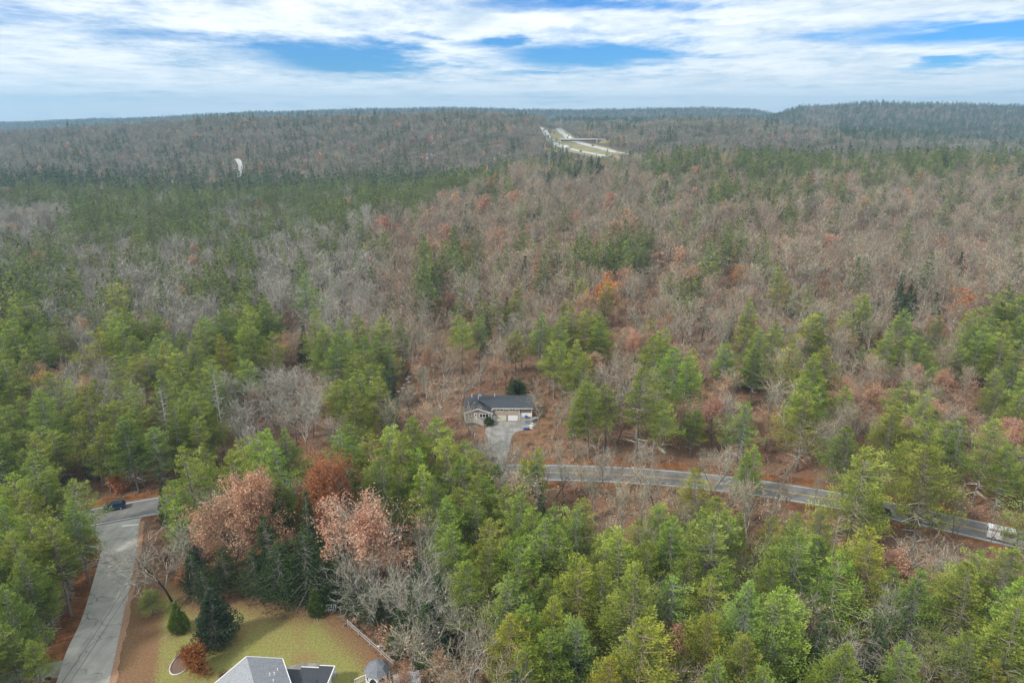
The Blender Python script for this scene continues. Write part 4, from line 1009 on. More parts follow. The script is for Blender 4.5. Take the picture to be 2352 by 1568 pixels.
CAT = {'tanbare': ('bare_tree', 'bare tree', 'leafless trees in the woods'), 'pine': ('pine_tree', 'pine tree', 'pines standing singly in the woods'), 'hemlock': ('hemlock_tree', 'hemlock tree', 'dark hemlocks and cedars in the woods'), 'bare': ('bare_tree', 'bare tree', 'leafless trees in the woods'),
       'darkmass': ('hemlock_tree', 'hemlock tree', 'dark hemlocks and cedars in the woods'), 'oak': ('russet_oak', 'oak tree', 'oaks with russet leaves'), 'bigoak': ('russet_oak', 'oak tree', 'oaks with russet leaves'), 'rustoak': ('rust_oak', 'oak tree', None), 'redmaple': ('red_maple', 'maple tree', None), 'goldtree': ('golden_tree', 'tree', None), 'orangetree': ('orange_maple', 'maple tree', 'orange maples')}
def zone(t):
    u, v, d = t['u'], t['v'], t['d']
    if d < 175:
        if u < 215: return 'beside the side street'
        if u < 1000: return 'behind the lawn'
        return 'in the wood before the main road' if t['y'] < 130 else 'just beyond the main road'
    if d < 260: return 'near the tan house' if 1000 < u < 1400 else ('in the pine stand behind the car' if u < 560 else 'on the lower slope')
    return 'in the valley wood' if u < 950 else 'high on the hillside'
seen_lab = set()
ONES = 'zero one two three four five six seven eight nine ten eleven twelve thirteen fourteen fifteen sixteen seventeen eighteen nineteen'.split()
TENS = 'x x twenty thirty forty fifty sixty seventy eighty ninety'.split()
def num(a):
    a = int(round(a))
    if a >= 100: return 'one-hundred'
    return ONES[a] if a < 20 else TENS[a // 10] + ('-' + ONES[a % 10] if a % 10 else '')
def half(a):
    k = round(a * 2); return num(k // 2) + (' and a half' if k % 2 else '')
def tenth(a):
    k = int(round(a * 10)); return num(k // 10) + ' point ' + ONES[k % 10]
def tree_label(t):
    k = t['kind']
    if k == 'rustoak': return 'rust-red oak in full leaf between two pinkish brown oaks behind the lawn'
    if k == 'redmaple': return 'small scarlet maple between green pines on the hillside'
    if k == 'goldtree': return 'golden yellow tree at the edge of the pines behind the side street'
    xp, yp = t['u'] / 23.52, t['v'] / 15.68
    xp, yp = min(100, max(0, xp)), min(100, max(0, yp))
    big = 'tall' if t['H'] > 17.5 else 'small' if t['H'] < 13 else ''
    desc = {'pine': f"{big} {t['tint'] or 'green'} pine", 'hemlock': 'dark green hemlock', 'darkmass': 'broad dark hemlock', 'tanbare': f"{big} bare tan-twigged tree", 'bare': f"{big} bare grey tree", 'oak': f"{big} russet-leaved oak", 'bigoak': 'broad pinkish brown oak', 'orangetree': 'orange maple'}[k].strip()
    zs = zone(t)
    for fx, fy, zz in ((num, num, zs), (half, num, zs), (num, half, zs), (half, half, zs), (tenth, num, ''), (num, tenth, ''), (tenth, tenth, '')):
        s = f"{desc} {zz}, {fx(xp)} percent across, {fy(yp)} down".replace(' ,', ',')
        if len(s.split()) > 15: s = f"{desc}, {fx(xp)} percent across, {fy(yp)} down"
        if s not in seen_lab: break
    seen_lab.add(s); return s
tint_names = list(TINTS)
for t in indiv:
    k = t['kind']; lods = PR[k]; lod = 0 if (t['d'] < 270 or 1 not in lods) else 1
    p = lods[lod][rng.randint(len(lods[lod])) if t['var'] is None else t['var']]
    nm, cat, grp = CAT[k]
    if k == 'pine' and not t['tint']: t['tint'] = tint_names[rng.choice(6, p=[.30, .2, .1, .08, .24, .08])]
    e = empty(nm, (t['x'], t['y'], t['z']), t['rz'])
    s = t['H'] / p['H']; sw = s * t['wide'] if t['hero'] else t['wide'] * (.4 + .6 * s)
    e.scale = (sw, sw, s)
    e.rotation_euler = (rng.normal(0, .045), rng.normal(0, .045), t['rz'])
    tag(e, tree_label(t), cat, grp)
    col = (*TINTS[t['tint']], 1) if k == 'pine' else (1, 1, 1, 1)
    if k == 'pine':
        j = rng.uniform(.85, 1.12); sx = .65; col = tuple((1 + (c - 1) * sx) * j for c in col[:3]) + (1,)
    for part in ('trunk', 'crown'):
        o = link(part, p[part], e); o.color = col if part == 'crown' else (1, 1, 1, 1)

# the remaining forest: one object per kind, instanced from its own prototypes
def forest(name, kind, items, label):
    items = [t for t in items if t['d'] > 40]
    col = bpy.data.collections.new(name + '_kinds')
    sets = []; n0 = 0
    lods = PR[kind]
    for l in (0, 1, 2):
        ids = []
        for p in lods[l]:
            # trunk and crown in one mesh
            bm = bmesh.new(); bm.from_mesh(p['crown'])
            off = len(p['crown'].materials)
            me = p['crown'].copy(); 
            o = bpy.data.objects.new(f'{name}_{n0:02d}', None)
            bm.free()
            tr = p['trunk']
            nv = len(me.vertices); Vc = np.empty(nv * 3, np.float32); me.vertices.foreach_get('co', Vc)
            Vt = np.empty(len(tr.vertices) * 3, np.float32); tr.vertices.foreach_get('co', Vt)
            fc = np.empty(len(me.loops), np.int32); me.loops.foreach_get('vertex_index', fc); ft = np.empty(len(tr.loops), np.int32); tr.loops.foreach_get('vertex_index', ft)
            mi = np.empty(len(me.polygons), np.int32); me.polygons.foreach_get('material_index', mi)
            cvc = np.empty(len(me.polygons), np.float32); me.attributes['cv'].data.foreach_get('value', cvc)
            Vn = np.concatenate([Vc, Vt]).reshape(-1, 3); Fn = np.concatenate([fc, ft + nv]).reshape(-1, 4)
            nm_ = np.concatenate([mi, np.full(len(tr.polygons), 1)]); cvn = np.concatenate([cvc, np.full(len(tr.polygons), .4)])
            me2 = mesh_np(f'{name}_{n0:02d}', Vn, Fn, list(me.materials), cvn, nm_)
            bpy.data.meshes.remove(me)
            bpy.data.objects.remove(o); o = bpy.data.objects.new(f'{name}_{n0:02d}', me2); col.objects.link(o)
            ids.append((n0, p['H'])); n0 += 1
        sets.append(ids)
    P = np.zeros((len(items), 3), np.float32); RZ = np.zeros((len(items), 3), np.float32); SC = np.zeros((len(items), 3), np.float32); ID = np.zeros(len(items), np.int32)
    for i, t in enumerate(items):
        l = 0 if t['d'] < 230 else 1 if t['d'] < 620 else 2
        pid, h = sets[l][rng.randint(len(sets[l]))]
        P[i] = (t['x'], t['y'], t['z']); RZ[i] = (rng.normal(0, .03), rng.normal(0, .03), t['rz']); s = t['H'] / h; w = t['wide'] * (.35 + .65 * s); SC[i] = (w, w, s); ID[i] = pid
    me = bpy.data.meshes.new(name); me.vertices.add(len(items)); me.vertices.foreach_set('co', P.ravel())
    for an, ty, arr, fld in (('rot', 'FLOAT_VECTOR', RZ, 'vector'), ('scl', 'FLOAT_VECTOR', SC, 'vector')):
        a = me.attributes.new(an, ty, 'POINT'); a.data.foreach_set(fld, arr.ravel())
    a = me.attributes.new('pid', 'INT', 'POINT'); a.data.foreach_set('value', ID)
    o = link(name, me); tag(o, label, None, None, 'stuff')
    ng = bpy.data.node_groups.new(name + '_scatter', 'GeometryNodeTree')
    ng.interface.new_socket('Geometry', in_out='INPUT', socket_type='NodeSocketGeometry'); ng.interface.new_socket('Geometry', in_out='OUTPUT', socket_type='NodeSocketGeometry')
    gi = ng.nodes.new('NodeGroupInput'); go = ng.nodes.new('NodeGroupOutput')
    ci = ng.nodes.new('GeometryNodeCollectionInfo'); ci.inputs[0].default_value = col; ci.inputs[1].default_value = True; ci.inputs[2].default_value = True
    ip = ng.nodes.new('GeometryNodeInstanceOnPoints'); ip.inputs['Pick Instance'].default_value = True
    def na(nm_, ty):
        n_ = ng.nodes.new('GeometryNodeInputNamedAttribute'); n_.data_type = ty; n_.inputs[0].default_value = nm_; return n_.outputs[0]
    ng.links.new(gi.outputs[0], ip.inputs['Points']); ng.links.new(ci.outputs[0], ip.inputs['Instance'])
    ng.links.new(na('pid', 'INT'), ip.inputs['Instance Index'])
    er = ng.nodes.new('FunctionNodeEulerToRotation'); ng.links.new(na('rot', 'FLOAT_VECTOR'), er.inputs[0]); ng.links.new(er.outputs[0], ip.inputs['Rotation'])
    ng.links.new(na('scl', 'FLOAT_VECTOR'), ip.inputs['Scale'])
    ng.links.new(ip.outputs[0], go.inputs[0])
    md = o.modifiers.new('scatter', 'NODES'); md.node_group = ng
    return o
forest('pine_forest', 'pine', rest['pine'], 'mass of pines filling the valley and far hills')
forest('bare_forest', 'bare', rest['bare'], 'mass of leafless grey trees covering the slopes and far hills')
forest('hillside_forest', 'tanbare', rest['tanbare'], 'mass of leafless tan and grey trees on the slope behind the tan house')
forest('oak_forest', 'oak', rest['oak'], 'scattered russet-leaved oaks among the leafless woods')
brush = bare_proto(401, 1.6, 3, (12, 7, 4), .05, 1.1, .6, 'twigbrown', fork=.02, leaves=160, leafmat='oakleaf', leafl=.22)
brush2 = bare_proto(403, 1.3, 3, (12, 7, 4), .045, 1.1, .6, 'twig', fork=.02)
PR['brush'] = {0: [brush, brush2], 1: [brush, brush2], 2: [brush2]}
bl = []
for _ in range(26000):
    y = rng.uniform(50, 330); x = rng.uniform(-1, 1) * (y * .85 + 30)
    u, v, d = proj(x, y, 0)
    if cluster(x, y, .35) < .45: continue
    if mindist(x, y, road_pts) < 5.2 or mindist(x, y, side_pts) < 6.5: continue
    if any(in_poly(np.array(x), np.array(y), P) for P in clear_polys[:2]): continue
    bl.append(dict(kind='brush', x=x, y=y, z=float(terrain(x, y)), H=rng.uniform(.6, 2.2), wide=1.2, rz=rng.uniform(0, 6.28), d=d))
forest('undergrowth', 'brush', bl, 'low twiggy brush and saplings over the leafy forest floor')
forest('hemlock_forest', 'hemlock', rest['hemlock'], 'scattered dark hemlocks among the woods')

#OBJ_BEGIN
# ------------------------------------------------------------------ more materials
M['siding'] = simple('tan_clapboard', (.42, .33, .24), .8, .06, 2)
M['siding2'] = simple('grey_tan_clapboard', (.36, .30, .23), .8, .06, 2)
M['trimwhite'] = simple('white_trim', (.80, .80, .78), .6, .03)
M['glass'] = simple('dark_window_glass', (.025, .03, .035), .08, .2, 2, .6)
def shingle(name, col):
    m, nt, b = new_mat(name)
    tcx = nd(nt, 'ShaderNodeTexCoord'); br_ = nd(nt, 'ShaderNodeTexBrick'); nt.links.new(tcx.outputs['Object'], br_.inputs['Vector'])
    mp = nd(nt, 'ShaderNodeMapping'); nt.links.new(tcx.outputs['Object'], mp.inputs[0]); mp.inputs[2].default_value = (0, 0, R(90)); nt.links.new(mp.outputs[0], br_.inputs['Vector'])
    br_.inputs['Scale'].default_value = 3.2; br_.inputs['Mortar Size'].default_value = .03
    br_.inputs['Color1'].default_value = (*[c * .82 for c in col], 1); br_.inputs['Color2'].default_value = (*[c * 1.22 for c in col], 1); br_.inputs['Mortar'].default_value = (*[c * .55 for c in col], 1)
    n = ramp(nt, nnoise(nt, 6, 5, .7), [(.3, (.8, .8, .8)), (.7, (1.15, 1.15, 1.15))])
    nt.links.new(mix(nt, 1.0, br_.outputs['Color'], n, 'MULTIPLY'), b.inputs['Base Color']); b.inputs['Roughness'].default_value = .9
    return m
M['slate'] = shingle('dark_slate_shingles', (.055, .062, .072))
M['creamdoor'] = simple('weathered_cream_door', (.62, .56, .46), .8, .14, 2.2)
M['greywood'] = simple('weathered_grey_deck_wood', (.34, .32, .29), .9, .2, 3)
M['stone'] = simple('grey_stone_blocks', (.26, .26, .26), .9, .3, 2.5)
M['palestone'] = simple('pale_field_stone', (.58, .55, .50), .9, .2, 3)
M['bluepaint'] = simple('blue_plastic', (.03, .09, .30), .5, .1)
M['black'] = simple('black_rubber', (.018, .018, .018), .8, .1)
M['navy'] = simple('dark_navy_car_paint', (.018, .040, .085), .18, .1, 1, .6)
M['silver'] = simple('silver_car_paint', (.42, .43, .44), .25, .05, 1, .6)
M['carwhite'] = simple('white_car_paint', (.78, .79, .80), .3, .03, 1, .5)
M['vangrey'] = simple('pale_grey_car_paint', (.52, .53, .54), .3, .05, 1, .5)
M['rim'] = simple('bright_alloy', (.5, .5, .52), .3, .05, 1, .5, .6)
M['lamp'] = simple('clear_lamp_glass', (.7, .7, .68), .15, .05, 1, .6)
M['redlamp'] = simple('red_lamp_glass', (.35, .02, .02), .2, .05, 1, .6)
M['burgundy'] = leaf_mat('burgundy_leaves', [(.07, .02, .02), (.13, .035, .03), (.19, .06, .05)], .05, .2)
M['greyshingle'] = shingle('light_grey_shingles', (.31, .32, .34))
M['gazshingle'] = shingle('grey_gazebo_shingles', (.19, .20, .22))

# ------------------------------------------------------------------ tan house above the road
hx, hy = at(1130.2, 966)
H_ = empty('ranch_house', (hx, hy, 0)); tag(H_, 'tan ranch house with dark slate roof and two white garage doors', 'house')
def window(parent, x0, x1, z0, z1, y, n=2, name='window', t=.11):
    mb = MB(); 
    mb.box(x0 - t, x1 + t, y - .06, y - .004, z0 - t, z0); mb.box(x0 - t, x1 + t, y - .06, y - .004, z1, z1 + t)
    for k in range(n + 1):
        xx = x0 + (x1 - x0) * k / n; mb.box(xx - t * .5 - (t * .5 if k == 0 else 0), xx + t * .5 + (t * .5 if k == n else 0), y - .058, y - .006, z0 + .001, z1 - .001)
    f = mb.build(name, M['trimwhite'], parent)
    mb = MB(); mb.box(x0, x1, y - .03, y - .002, z0, z1); mb.build('pane', M['glass'], f); return f
# walls: main block
mb = MB(); mb.box(0.004, 7.5, 0, 8, 0, 3.9); mb.box(7.5, 10.9, .5, 8, 0, 3.9)
mb.poly([(10.9, .5, 3.9), (10.9, 8, 3.9), (10.9, 4, 4.95)]); mb.build('wall', M['siding'], H_)
mb = MB(); # left wing with gable front
mb.box(-7.4, 0, -1, 9, 0, 2.85)
mb.poly([(-7.4, -1.0, 2.85), (0, -1.0, 2.85), (-3.75, -1.0, 4.12)]); mb.poly([(0, 9, 2.85), (-7.4, 9, 2.85), (-3.75, 9, 4.12)])
mb.build('wall', M['siding2'], H_)
# roofs
def slab(pts, t=.16):
    mb = MB(); P = [Vector(p) for p in pts]; n = (P[1] - P[0]).cross(P[2] - P[0]).normalized(); n = n if n.z > 0 else -n
    Q = [p - n * t for p in P]
    mb.poly(P); mb.poly(Q[::-1])
    for i in range(len(P)): j = (i + 1) % len(P); mb.poly([P[i], Q[i], Q[j], P[j]])
    return mb
def add(mb, o):
    b = len(mb.v); mb.v += o.v; mb.f += [tuple(b + i for i in f) for f in o.f]; mb.m += o.m
mb = slab([(0, -.45, 3.98), (11.15, -.45, 3.98), (11.15, 4, 5.1), (-3.75, 4, 5.1), (-3.75, 3.0, 4.85), (-2.2, 1.5, 4.47)])
add(mb, slab([(-3.75, 4.01, 5.1), (11.15, 4.01, 5.1), (11.15, 8.45, 3.98), (-3.75, 8.45, 3.98)]))
add(mb, slab([(-7.75, -1.4, 2.86), (-3.75, -1.4, 4.3), (-3.75, 9.4, 4.3), (-7.75, 9.4, 2.86)]))
add(mb, slab([(-3.74, -1.4, 4.3), (.3, -1.4, 2.86), (.3, -.02, 2.86), (-.01, 0, 2.97), (-.01, 9.4, 2.97), (-3.74, 9.4, 4.3)]))
mb.poly([(0, -.44, 3.84), (-2.2, 1.5, 4.33), (-2.2, 1.5, 3.6), (0, -.44, 2.9)])
roof = mb.build('roof', M['slate'], H_)
mb = MB(); mb.box(-4.0, -3.0, 5.2, 6.0, 4.2, 5.35); mb.build('chimney', M['stone'], roof)
for (x, y, z) in ((-6.6, 3.5, 3.4), (-5.9, 8, 3.8), (-3.9, 4.8, 4.6), (.6, 6.2, 4.7)):
    mb = MB(); mb.tube([(x, y, z - .3), (x, y, z + .75)], .09, 6); mb.build('vent_pipe', M['trimwhite'], roof)
# trim
mb = MB(); mb.bar((-7.8, -1.44, 2.72), (-3.75, -1.44, 4.14), .06, .24); mb.bar((.35, -1.44, 2.72), (-3.75, -1.443, 4.14), .06, .24)
mb.box(0, 11.2, -.50, -.455, 3.72, 3.92); mb.box(-.06, .10, -.50, -.452, 2.95, 3.718); mb.box(11.155, 11.2, -.44, 8.4, 3.75, 3.9)
for x in (-7.4, -.12, 7.42, 10.82): mb.box(x - .02, x + .12, (-1.02 if x < 0 else -.02), (-.9 if x < 0 else .1), .0 if x < 8 else 1.2, 2.85 if x < 0 else 3.9)
mb.build('trim', M['trimwhite'], H_)
window(H_, 1.3, 3.05, 3.0, 3.68, 0, 2); window(H_, 4.8, 6.3, 3.0, 3.68, 0, 2)
window(H_, -6.35, -5.6, 1.95, 2.6, -1.0, 1); window(H_, -3.35, -.95, 1.55, 2.5, -1.0, 3); window(H_, -2.05, -.85, .0, .5, -1.0, 1)
# door of the wing and garage doors
mb = MB(); mb.box(-4.85, -4.05, -1.07, -1.004, .95, 2.75); dr_ = mb.build('front_door', M['trimwhite'], H_)
mb = MB(); mb.box(-4.62, -4.28, -1.09, -1.072, 1.9, 2.5); mb.build('door_glass', M['glass'], dr_)
for (x0, x1, mt, lb) in ((1.15, 3.85, 'creamdoor', 'weathered cream garage door'), (4.4, 7.05, 'trimwhite', 'clean white garage door')):
    mb = MB()
    for k in range(4): mb.box(x0, x1, -.06 - .004 * (k % 2), -.004, .02 + k * .42, .42 + k * .42)
    o = mb.build('garage_door', M[mt], H_); o['label'] = lb
mb = MB(); mb.box(.12, .98, -.06, -.004, .02, 1.65); mb.build('side_door', M['trimwhite'], H_)
mb = MB(); mb.box(.02, 7.42, -.09, -.003, 1.74, 1.84); mb.box(3.9, 4.32, -.10, -.004, 0, 1.735); mb.build('band_board', M['stone'], H_)
# porch
mb = MB(); 
for k in range(4): mb.box(7.68 + k * .79, 7.68 + k * .79 + .66, .43, .49, 3.12, 3.72)
mb.build('porch_screen', M['glass'], H_)
mb = MB(); mb.box(7.55, 10.8, .40, .496, 1.25, 2.15); mb.build('porch_panel', M['trimwhite'], H_)
mb = MB(); mb.box(7.5, 10.95, -.3, .395, 1.05, 1.24); mb.build('porch_floor', M['greywood'], H_)
# deck and stairs
dk = MB(); dk.box(-7.3, -4.2, -3.2, -1.02, .82, .95)
for x in (-7.2, -4.3):
    for y in (-3.1, -1.2): dk.box(x - .06, x + .06, y - .06, y + .06, -.2, .82)
for k in range(6): dk.box(-4.2 + k * .32, -3.85 + k * .32, -3.2, -2.1, .68 - k * .14, .74 - k * .14)
D_ = dk.build('deck', M['greywood'], H_)
rl = MB(); 
def rail(p0, p1, n):
    p0, p1 = Vector(p0), Vector(p1)
    rl.bar(p0 + Vector((0, 0, .95)), p1 + Vector((0, 0, .95)), .09, .07); rl.bar(p0 + Vector((0, 0, .12)), p1 + Vector((0, 0, .12)), .06, .06)
    for k in range(n + 1): q = p0.lerp(p1, k / n); rl.bar(q, q + Vector((0, 0, .93)), .05)
rail((-7.25, -3.15, .95), (-4.2, -3.15, .95), 9); rail((-7.25, -1.1, .95), (-7.25, -3.1, .95), 6); rail((-4.2, -3.15, .9), (-2.2, -3.15, -.0), 8); rail((-4.2, -2.1, .9), (-2.2, -2.1, 0), 8)
rl.build('deck_railing', M['trimwhite'], D_)
# retaining wall and small things in the yard
mb = MB(); P = [(7.65, -.35), (7.75, -1.3), (9.2, -1.9), (11.0, -1.6), (12.3, -.4)]
for i in range(len(P) - 1):
    for k in range(3): mb.bar((P[i][0], P[i][1] + k * .03, .18 + .34 * k), (P[i + 1][0], P[i + 1][1] + k * .03, .18 + .34 * k), .3, .33)
mb.poly([(x, y + .05, 1.0) for x, y in P] + [(12.3, .45, 1.0), (7.65, .45, 1.0)])
o = mb.build('retaining_wall', M['stone'], None, (hx, hy, 0)); tag(o, 'low grey stone retaining wall in front of the porch of the tan house', 'wall')
def blob(name, loc, r, mat, seed=0, sq=(1, 1, .7), label=None, cat=None, group=None, parent=None):
    rs = np.random.RandomState(seed); bm = bmesh.new(); bmesh.ops.create_icosphere(bm, subdivisions=2, radius=r)
    for v in bm.verts:
        k = 1 + .22 * math.sin(v.co.x * 5 / r + seed) * math.cos(v.co.y * 4 / r + seed * 2) + rs.normal(0, .05)
        v.co = Vector((v.co.x * sq[0] * k, v.co.y * sq[1] * k, v.co.z * sq[2] * k))
    me = bpy.data.meshes.new(name); bm.to_mesh(me); bm.free(); me.materials.append(mat)
    o = link(name, me, parent, loc); tag(o, label, cat, group); return o
# kettle grill on the terrace, blue tub
g = empty('garden_grill', (hx + 9.3, hy - .9, 1.0)); tag(g, 'dark blue kettle grill on the stone terrace by the porch', 'grill')
blob('bowl', (0, 0, .75), .42, M['bluepaint'], 1, (1, 1, .8), parent=g)
mb = MB(); [mb.tube([(a * .3, b * .3, 0), (a * .12, b * .12, .6)], .03, 5) for a, b in ((1, 0), (-.5, .87), (-.5, -.87))]; mb.build('stand', M['black'], g)
bx, by = at(1209, 987)
mb = MB(); mb.tube([(-1.0, 0, .2), (-.6, 0, .3), (.6, .1, .3), (1.0, .1, .2)], [.08, .32, .32, .08], 8); o = mb.build('blue_tub', M['bluepaint'], None, (bx, by, .1)); tag(o, 'blue plastic tub lying at the end of the gravel driveway', 'tub')
for i, (u, v, r) in enumerate(((1221, 978, .5), (1219, 984, .4), (1222, 972, .35), (1234, 926, .45), (1243, 932, .35), (1238, 952, .4), (1236, 960, .3))):
    x, y, z = at_t(u, v)
    blob('pale_stone', (x, y, z + .1), r, M['palestone'], i, (1.3, 1, .5), (f'{("largest", "second", "smallest")[i]} pale stone at the right end of the gravel driveway' if i < 3 else f'pale stone on the litter beside the tan house, {("uppermost", "second", "third", "lowest")[i - 3]} of four'), 'stone', 'stones at the driveway end' if i < 3 else 'stones beside the tan house')
for i, (u, v) in enumerate(((927, 884), (939, 878), (934, 871), (918, 853), (925, 892), (940, 866), (953, 905), (915, 900))):
    x, y, z = at_t(u, v)
    blob('pale_rock', (x, y, z + .1), .38 + .1 * (i % 3), M['palestone'], i + 20, (1.2, 1, .6), f'pale rock on the leafy slope behind the tan house, {tenth(u / 23.52)} percent across', 'rock', 'rocks on the slope behind the house')

# ------------------------------------------------------------------ vehicles
def vehicle(name, label, L, W, prof, cab, mats, loc, rz, cat, group=None, roofmat=None, wheel_r=.36, axles=(-.31, .31), sub=True):
    """prof: body side outline (x, z) from the front along the top to the rear; cab: greenhouse outline"""
    e = empty(name, (loc[0], loc[1], loc[2] if len(loc) > 2 else .06), rz); tag(e, label, cat, group)
    def loft(P, zb, w0, w1, m, cut=0):
        mb = MB(); n = len(P); zt_ = max(p[1] for p in P)
        def wy(z): return w0 + (w1 - w0) * (z - zb) / max(.01, zt_ - zb)
        for s in (-1, 1):
            pts = [(x, s * wy(z) / 2, z) for x, z in P]; mb.poly(pts if s > 0 else pts[::-1])
        for i in range(n):
            a, b = P[i], P[(i + 1) % n]
            mb.poly([(a[0], wy(a[1]) / 2, a[1]), (a[0], -wy(a[1]) / 2, a[1]), (b[0], -wy(b[1]) / 2, b[1]), (b[0], wy(b[1]) / 2, b[1])])
        return mb
    zb = min(p[1] for p in prof)
    body = loft(prof, zb, W, W * .96, 0)
    b_ = body.build('body', M[mats[0]], e)
    g_ = loft(cab, cab[0][1], W * .93, W * .78, 0); g_.build('windows', M['glass'], e)
    zt_ = max(p[1] for p in cab); xs_ = [p[0] for p in cab if p[1] > zt_ - .12]
    mb = MB(); mb.box(min(xs_) - .02, max(xs_) + .02, -W * .395, W * .395, zt_ - .03, zt_ + .05)
    # pillars
    for s in (-1, 1):
        for i in range(len(cab)):
            a, b = cab[i], cab[(i + 1) % len(cab)]
            if abs(a[1] - b[1]) > .25:
                wy = lambda z: (W * .93 + (W * .78 - W * .93) * (z - cab[0][1]) / (zt_ - cab[0][1])) / 2 + .005
                mb.bar((a[0], s * wy(a[1]), a[1]), (b[0], s * wy(b[1]), b[1]), .09)
        xm = (min(xs_) + max(xs_)) / 2; mb.bar((xm, s * (W * .465 + .005), cab[0][1]), (xm, s * (W * .39 + .005), zt_), .09)
    mb.build('roof', M[roofmat or mats[0]], e)
    for ax in axles:
        for s in (-1, 1):
            mb = MB(); mb.tube([(ax * L, s * (W / 2 - .2), wheel_r), (ax * L, s * (W / 2 + .02), wheel_r)], wheel_r, 14); w = mb.build('wheel', M['black'], e)
            mb = MB(); mb.tube([(ax * L, s * (W / 2 + .0), wheel_r), (ax * L, s * (W / 2 + .035), wheel_r)], wheel_r * .62, 10); mb.build('rim', M['rim'], w)
    for s in (-1, 1):
        zf = prof[1][1]
        mb = MB(); mb.box(-L / 2 - .01, -L / 2 + .12, s * W * .36 - .16, s * W * .36 + .16, zf - .16, zf + .0); mb.build('headlight', M['lamp'], e)
        mb = MB(); mb.box(L / 2 - .08, L / 2 + .012, s * W * .40 - .11, s * W * .40 + .11, zf + .0, zf + .28); mb.build('taillight', M['redlamp'], e)
    return e
SUV_B = [(-2.4, .28), (-2.4, .78), (-2.2, .92), (-1.35, 1.02), (-1.2, 1.05), (2.2, 1.08), (2.4, .95), (2.4, .3)]
SUV_C = [(-1.3, 1.04), (-.55, 1.62), (1.85, 1.66), (2.28, 1.07)]
SED_B = [(-2.3, .25), (-2.3, .65), (-2.05, .82), (-1.0, .92), (1.5, .96), (2.25, .92), (2.3, .3)]
SED_C = [(-1.05, .92), (-.3, 1.38), (.8, 1.42), (1.65, .96)]
VAN_B = [(-3.0, .3), (-3.0, .95), (-2.7, 1.15), (-2.1, 1.3), (3.0, 1.35), (3.0, .35)]
VAN_C = [(-2.25, 1.3), (-1.55, 2.12), (2.9, 2.2), (2.98, 1.35)]
def road_dir(u, v):
    x, y = at(u, v); i = min(range(1, len(main_cl) - 1), key=lambda k: (main_cl[k].x - x) ** 2 + (main_cl[k].y - y) ** 2)
    d = main_cl[i + 1] - main_cl[i - 1]; return main_cl[i], math.atan2(d.y, d.x), d.normalized()
def on_road(u, v, off):
    p, a, d = road_dir(u, v); n = Vector((-d.y, d.x)); q = p + n * off; return (q.x, q.y, .056), a
loc, a = on_road(260, 1172, 1.75)
sv = vehicle('estate_car', 'dark navy estate car driving along the main road past the side street', 4.8, 1.9, SUV_B, SUV_C, ('navy',), loc, a, 'car'); sv.scale = (.9, .9, .9)
loc, a = on_road(2314, 1231, -1.75)
vn = vehicle('white_van', 'white high-roofed van driving along the main road at the photo edge', 6.0, 2.05, VAN_B, VAN_C, ('vangrey',), loc, a + math.pi, 'van', roofmat='carwhite')
mb = MB(); mb.box(-1.55, 2.96, -.84, .84, 2.12, 2.52); mb.build('high_roof', M['carwhite'], vn)
mb = MB(); [mb.box(x, x + 1.9, s * .975 - .03, s * .975 + .03, 1.30, 1.92) for s in (-1, 1) for x in (.95,)]; mb.build('side_panel', M['carwhite'], vn)
loc, a = on_road(2003, 1168, -1.75)
vehicle('dark_car', 'black car half hidden behind pine boughs on the main road', 4.6, 1.8, SED_B, SED_C, ('black',), loc, a + math.pi, 'car')
loc, a = on_road(2131, 1198, -1.75)
vehicle('silver_car', 'silver car mostly hidden behind the big roadside pine', 4.6, 1.8, SED_B, SED_C, ('silver',), loc, a + math.pi, 'car')
# traffic on the distant highway
def tiny_car(p, a, col, big, label):
    e = empty('highway_truck' if big else 'highway_car', (p.x, p.y, tz(p.x, p.y) + .78), a); tag(e, label, 'truck' if big else 'car', 'traffic on the distant highway')
    L = 14 if big else 4.8; W = 2.5 if big else 1.9; mb = MB()
    if big: mb.box(-L / 2 + 3.2, L / 2, -W / 2, W / 2, 1.1, 4.0); mb.box(-L / 2, -L / 2 + 2.6, -W / 2, W / 2, .7, 3.0); mb.box(-L / 2 + 2.6, L / 2, -W / 2 * .8, W / 2 * .8, .7, 1.09)
    else:
        for s in (0,): mb.box(-L / 2, L / 2, -W / 2, W / 2, .3, .95); mb.box(-L * .2, L * .38, -W * .42, W * .42, .951, 1.5)
    mb.build('body', M[col], e)
    mb = MB(); [mb.tube([(x, -W / 2 - .02, .4), (x, W / 2 + .02, .4)], .4, 8) for x in (-L * .32, L * .32)]; mb.build('axle', M['black'], e)
rs = np.random.RandomState(8); cols = ['carwhite', 'black', 'navy', 'silver', 'carwhite', 'black', 'silver']; cn = {'carwhite': 'white', 'black': 'black', 'navy': 'dark blue', 'silver': 'silver'}
def traffic(cl, ts, offs, where):
    for k, t in enumerate(ts):
        i = int(t * (len(cl) - 2)) + 1; d = (cl[min(i + 1, len(cl) - 1)] - cl[i - 1]).normalized(); n = Vector((-d.y, d.x)); f = t * (len(cl) - 2) + 1 - i
        p = cl[i].lerp(cl[min(i + 1, len(cl) - 1)], f) + n * offs[k % len(offs)]
        c = cols[rs.randint(7)]; big = (k % 9 == 3)
        if big: c = 'carwhite'
        o = ['first', 'second', 'third', 'fourth', 'fifth', 'sixth', 'seventh', 'eighth', 'ninth', 'tenth', 'eleventh', 'twelfth', 'thirteenth', 'fourteenth'][k]
        tiny_car(p, math.atan2(d.y, d.x), c, big, f"{cn[c]} {'truck' if big else 'car'}, {o} in line from this end on the {where} highway carriageway")
traffic(hwR, [.14, .22, .31, .50, .54, .58, .62, .66, .70, .75, .80, .86, .92], [-2, 2, -2, 2, 2, -2], 'east')
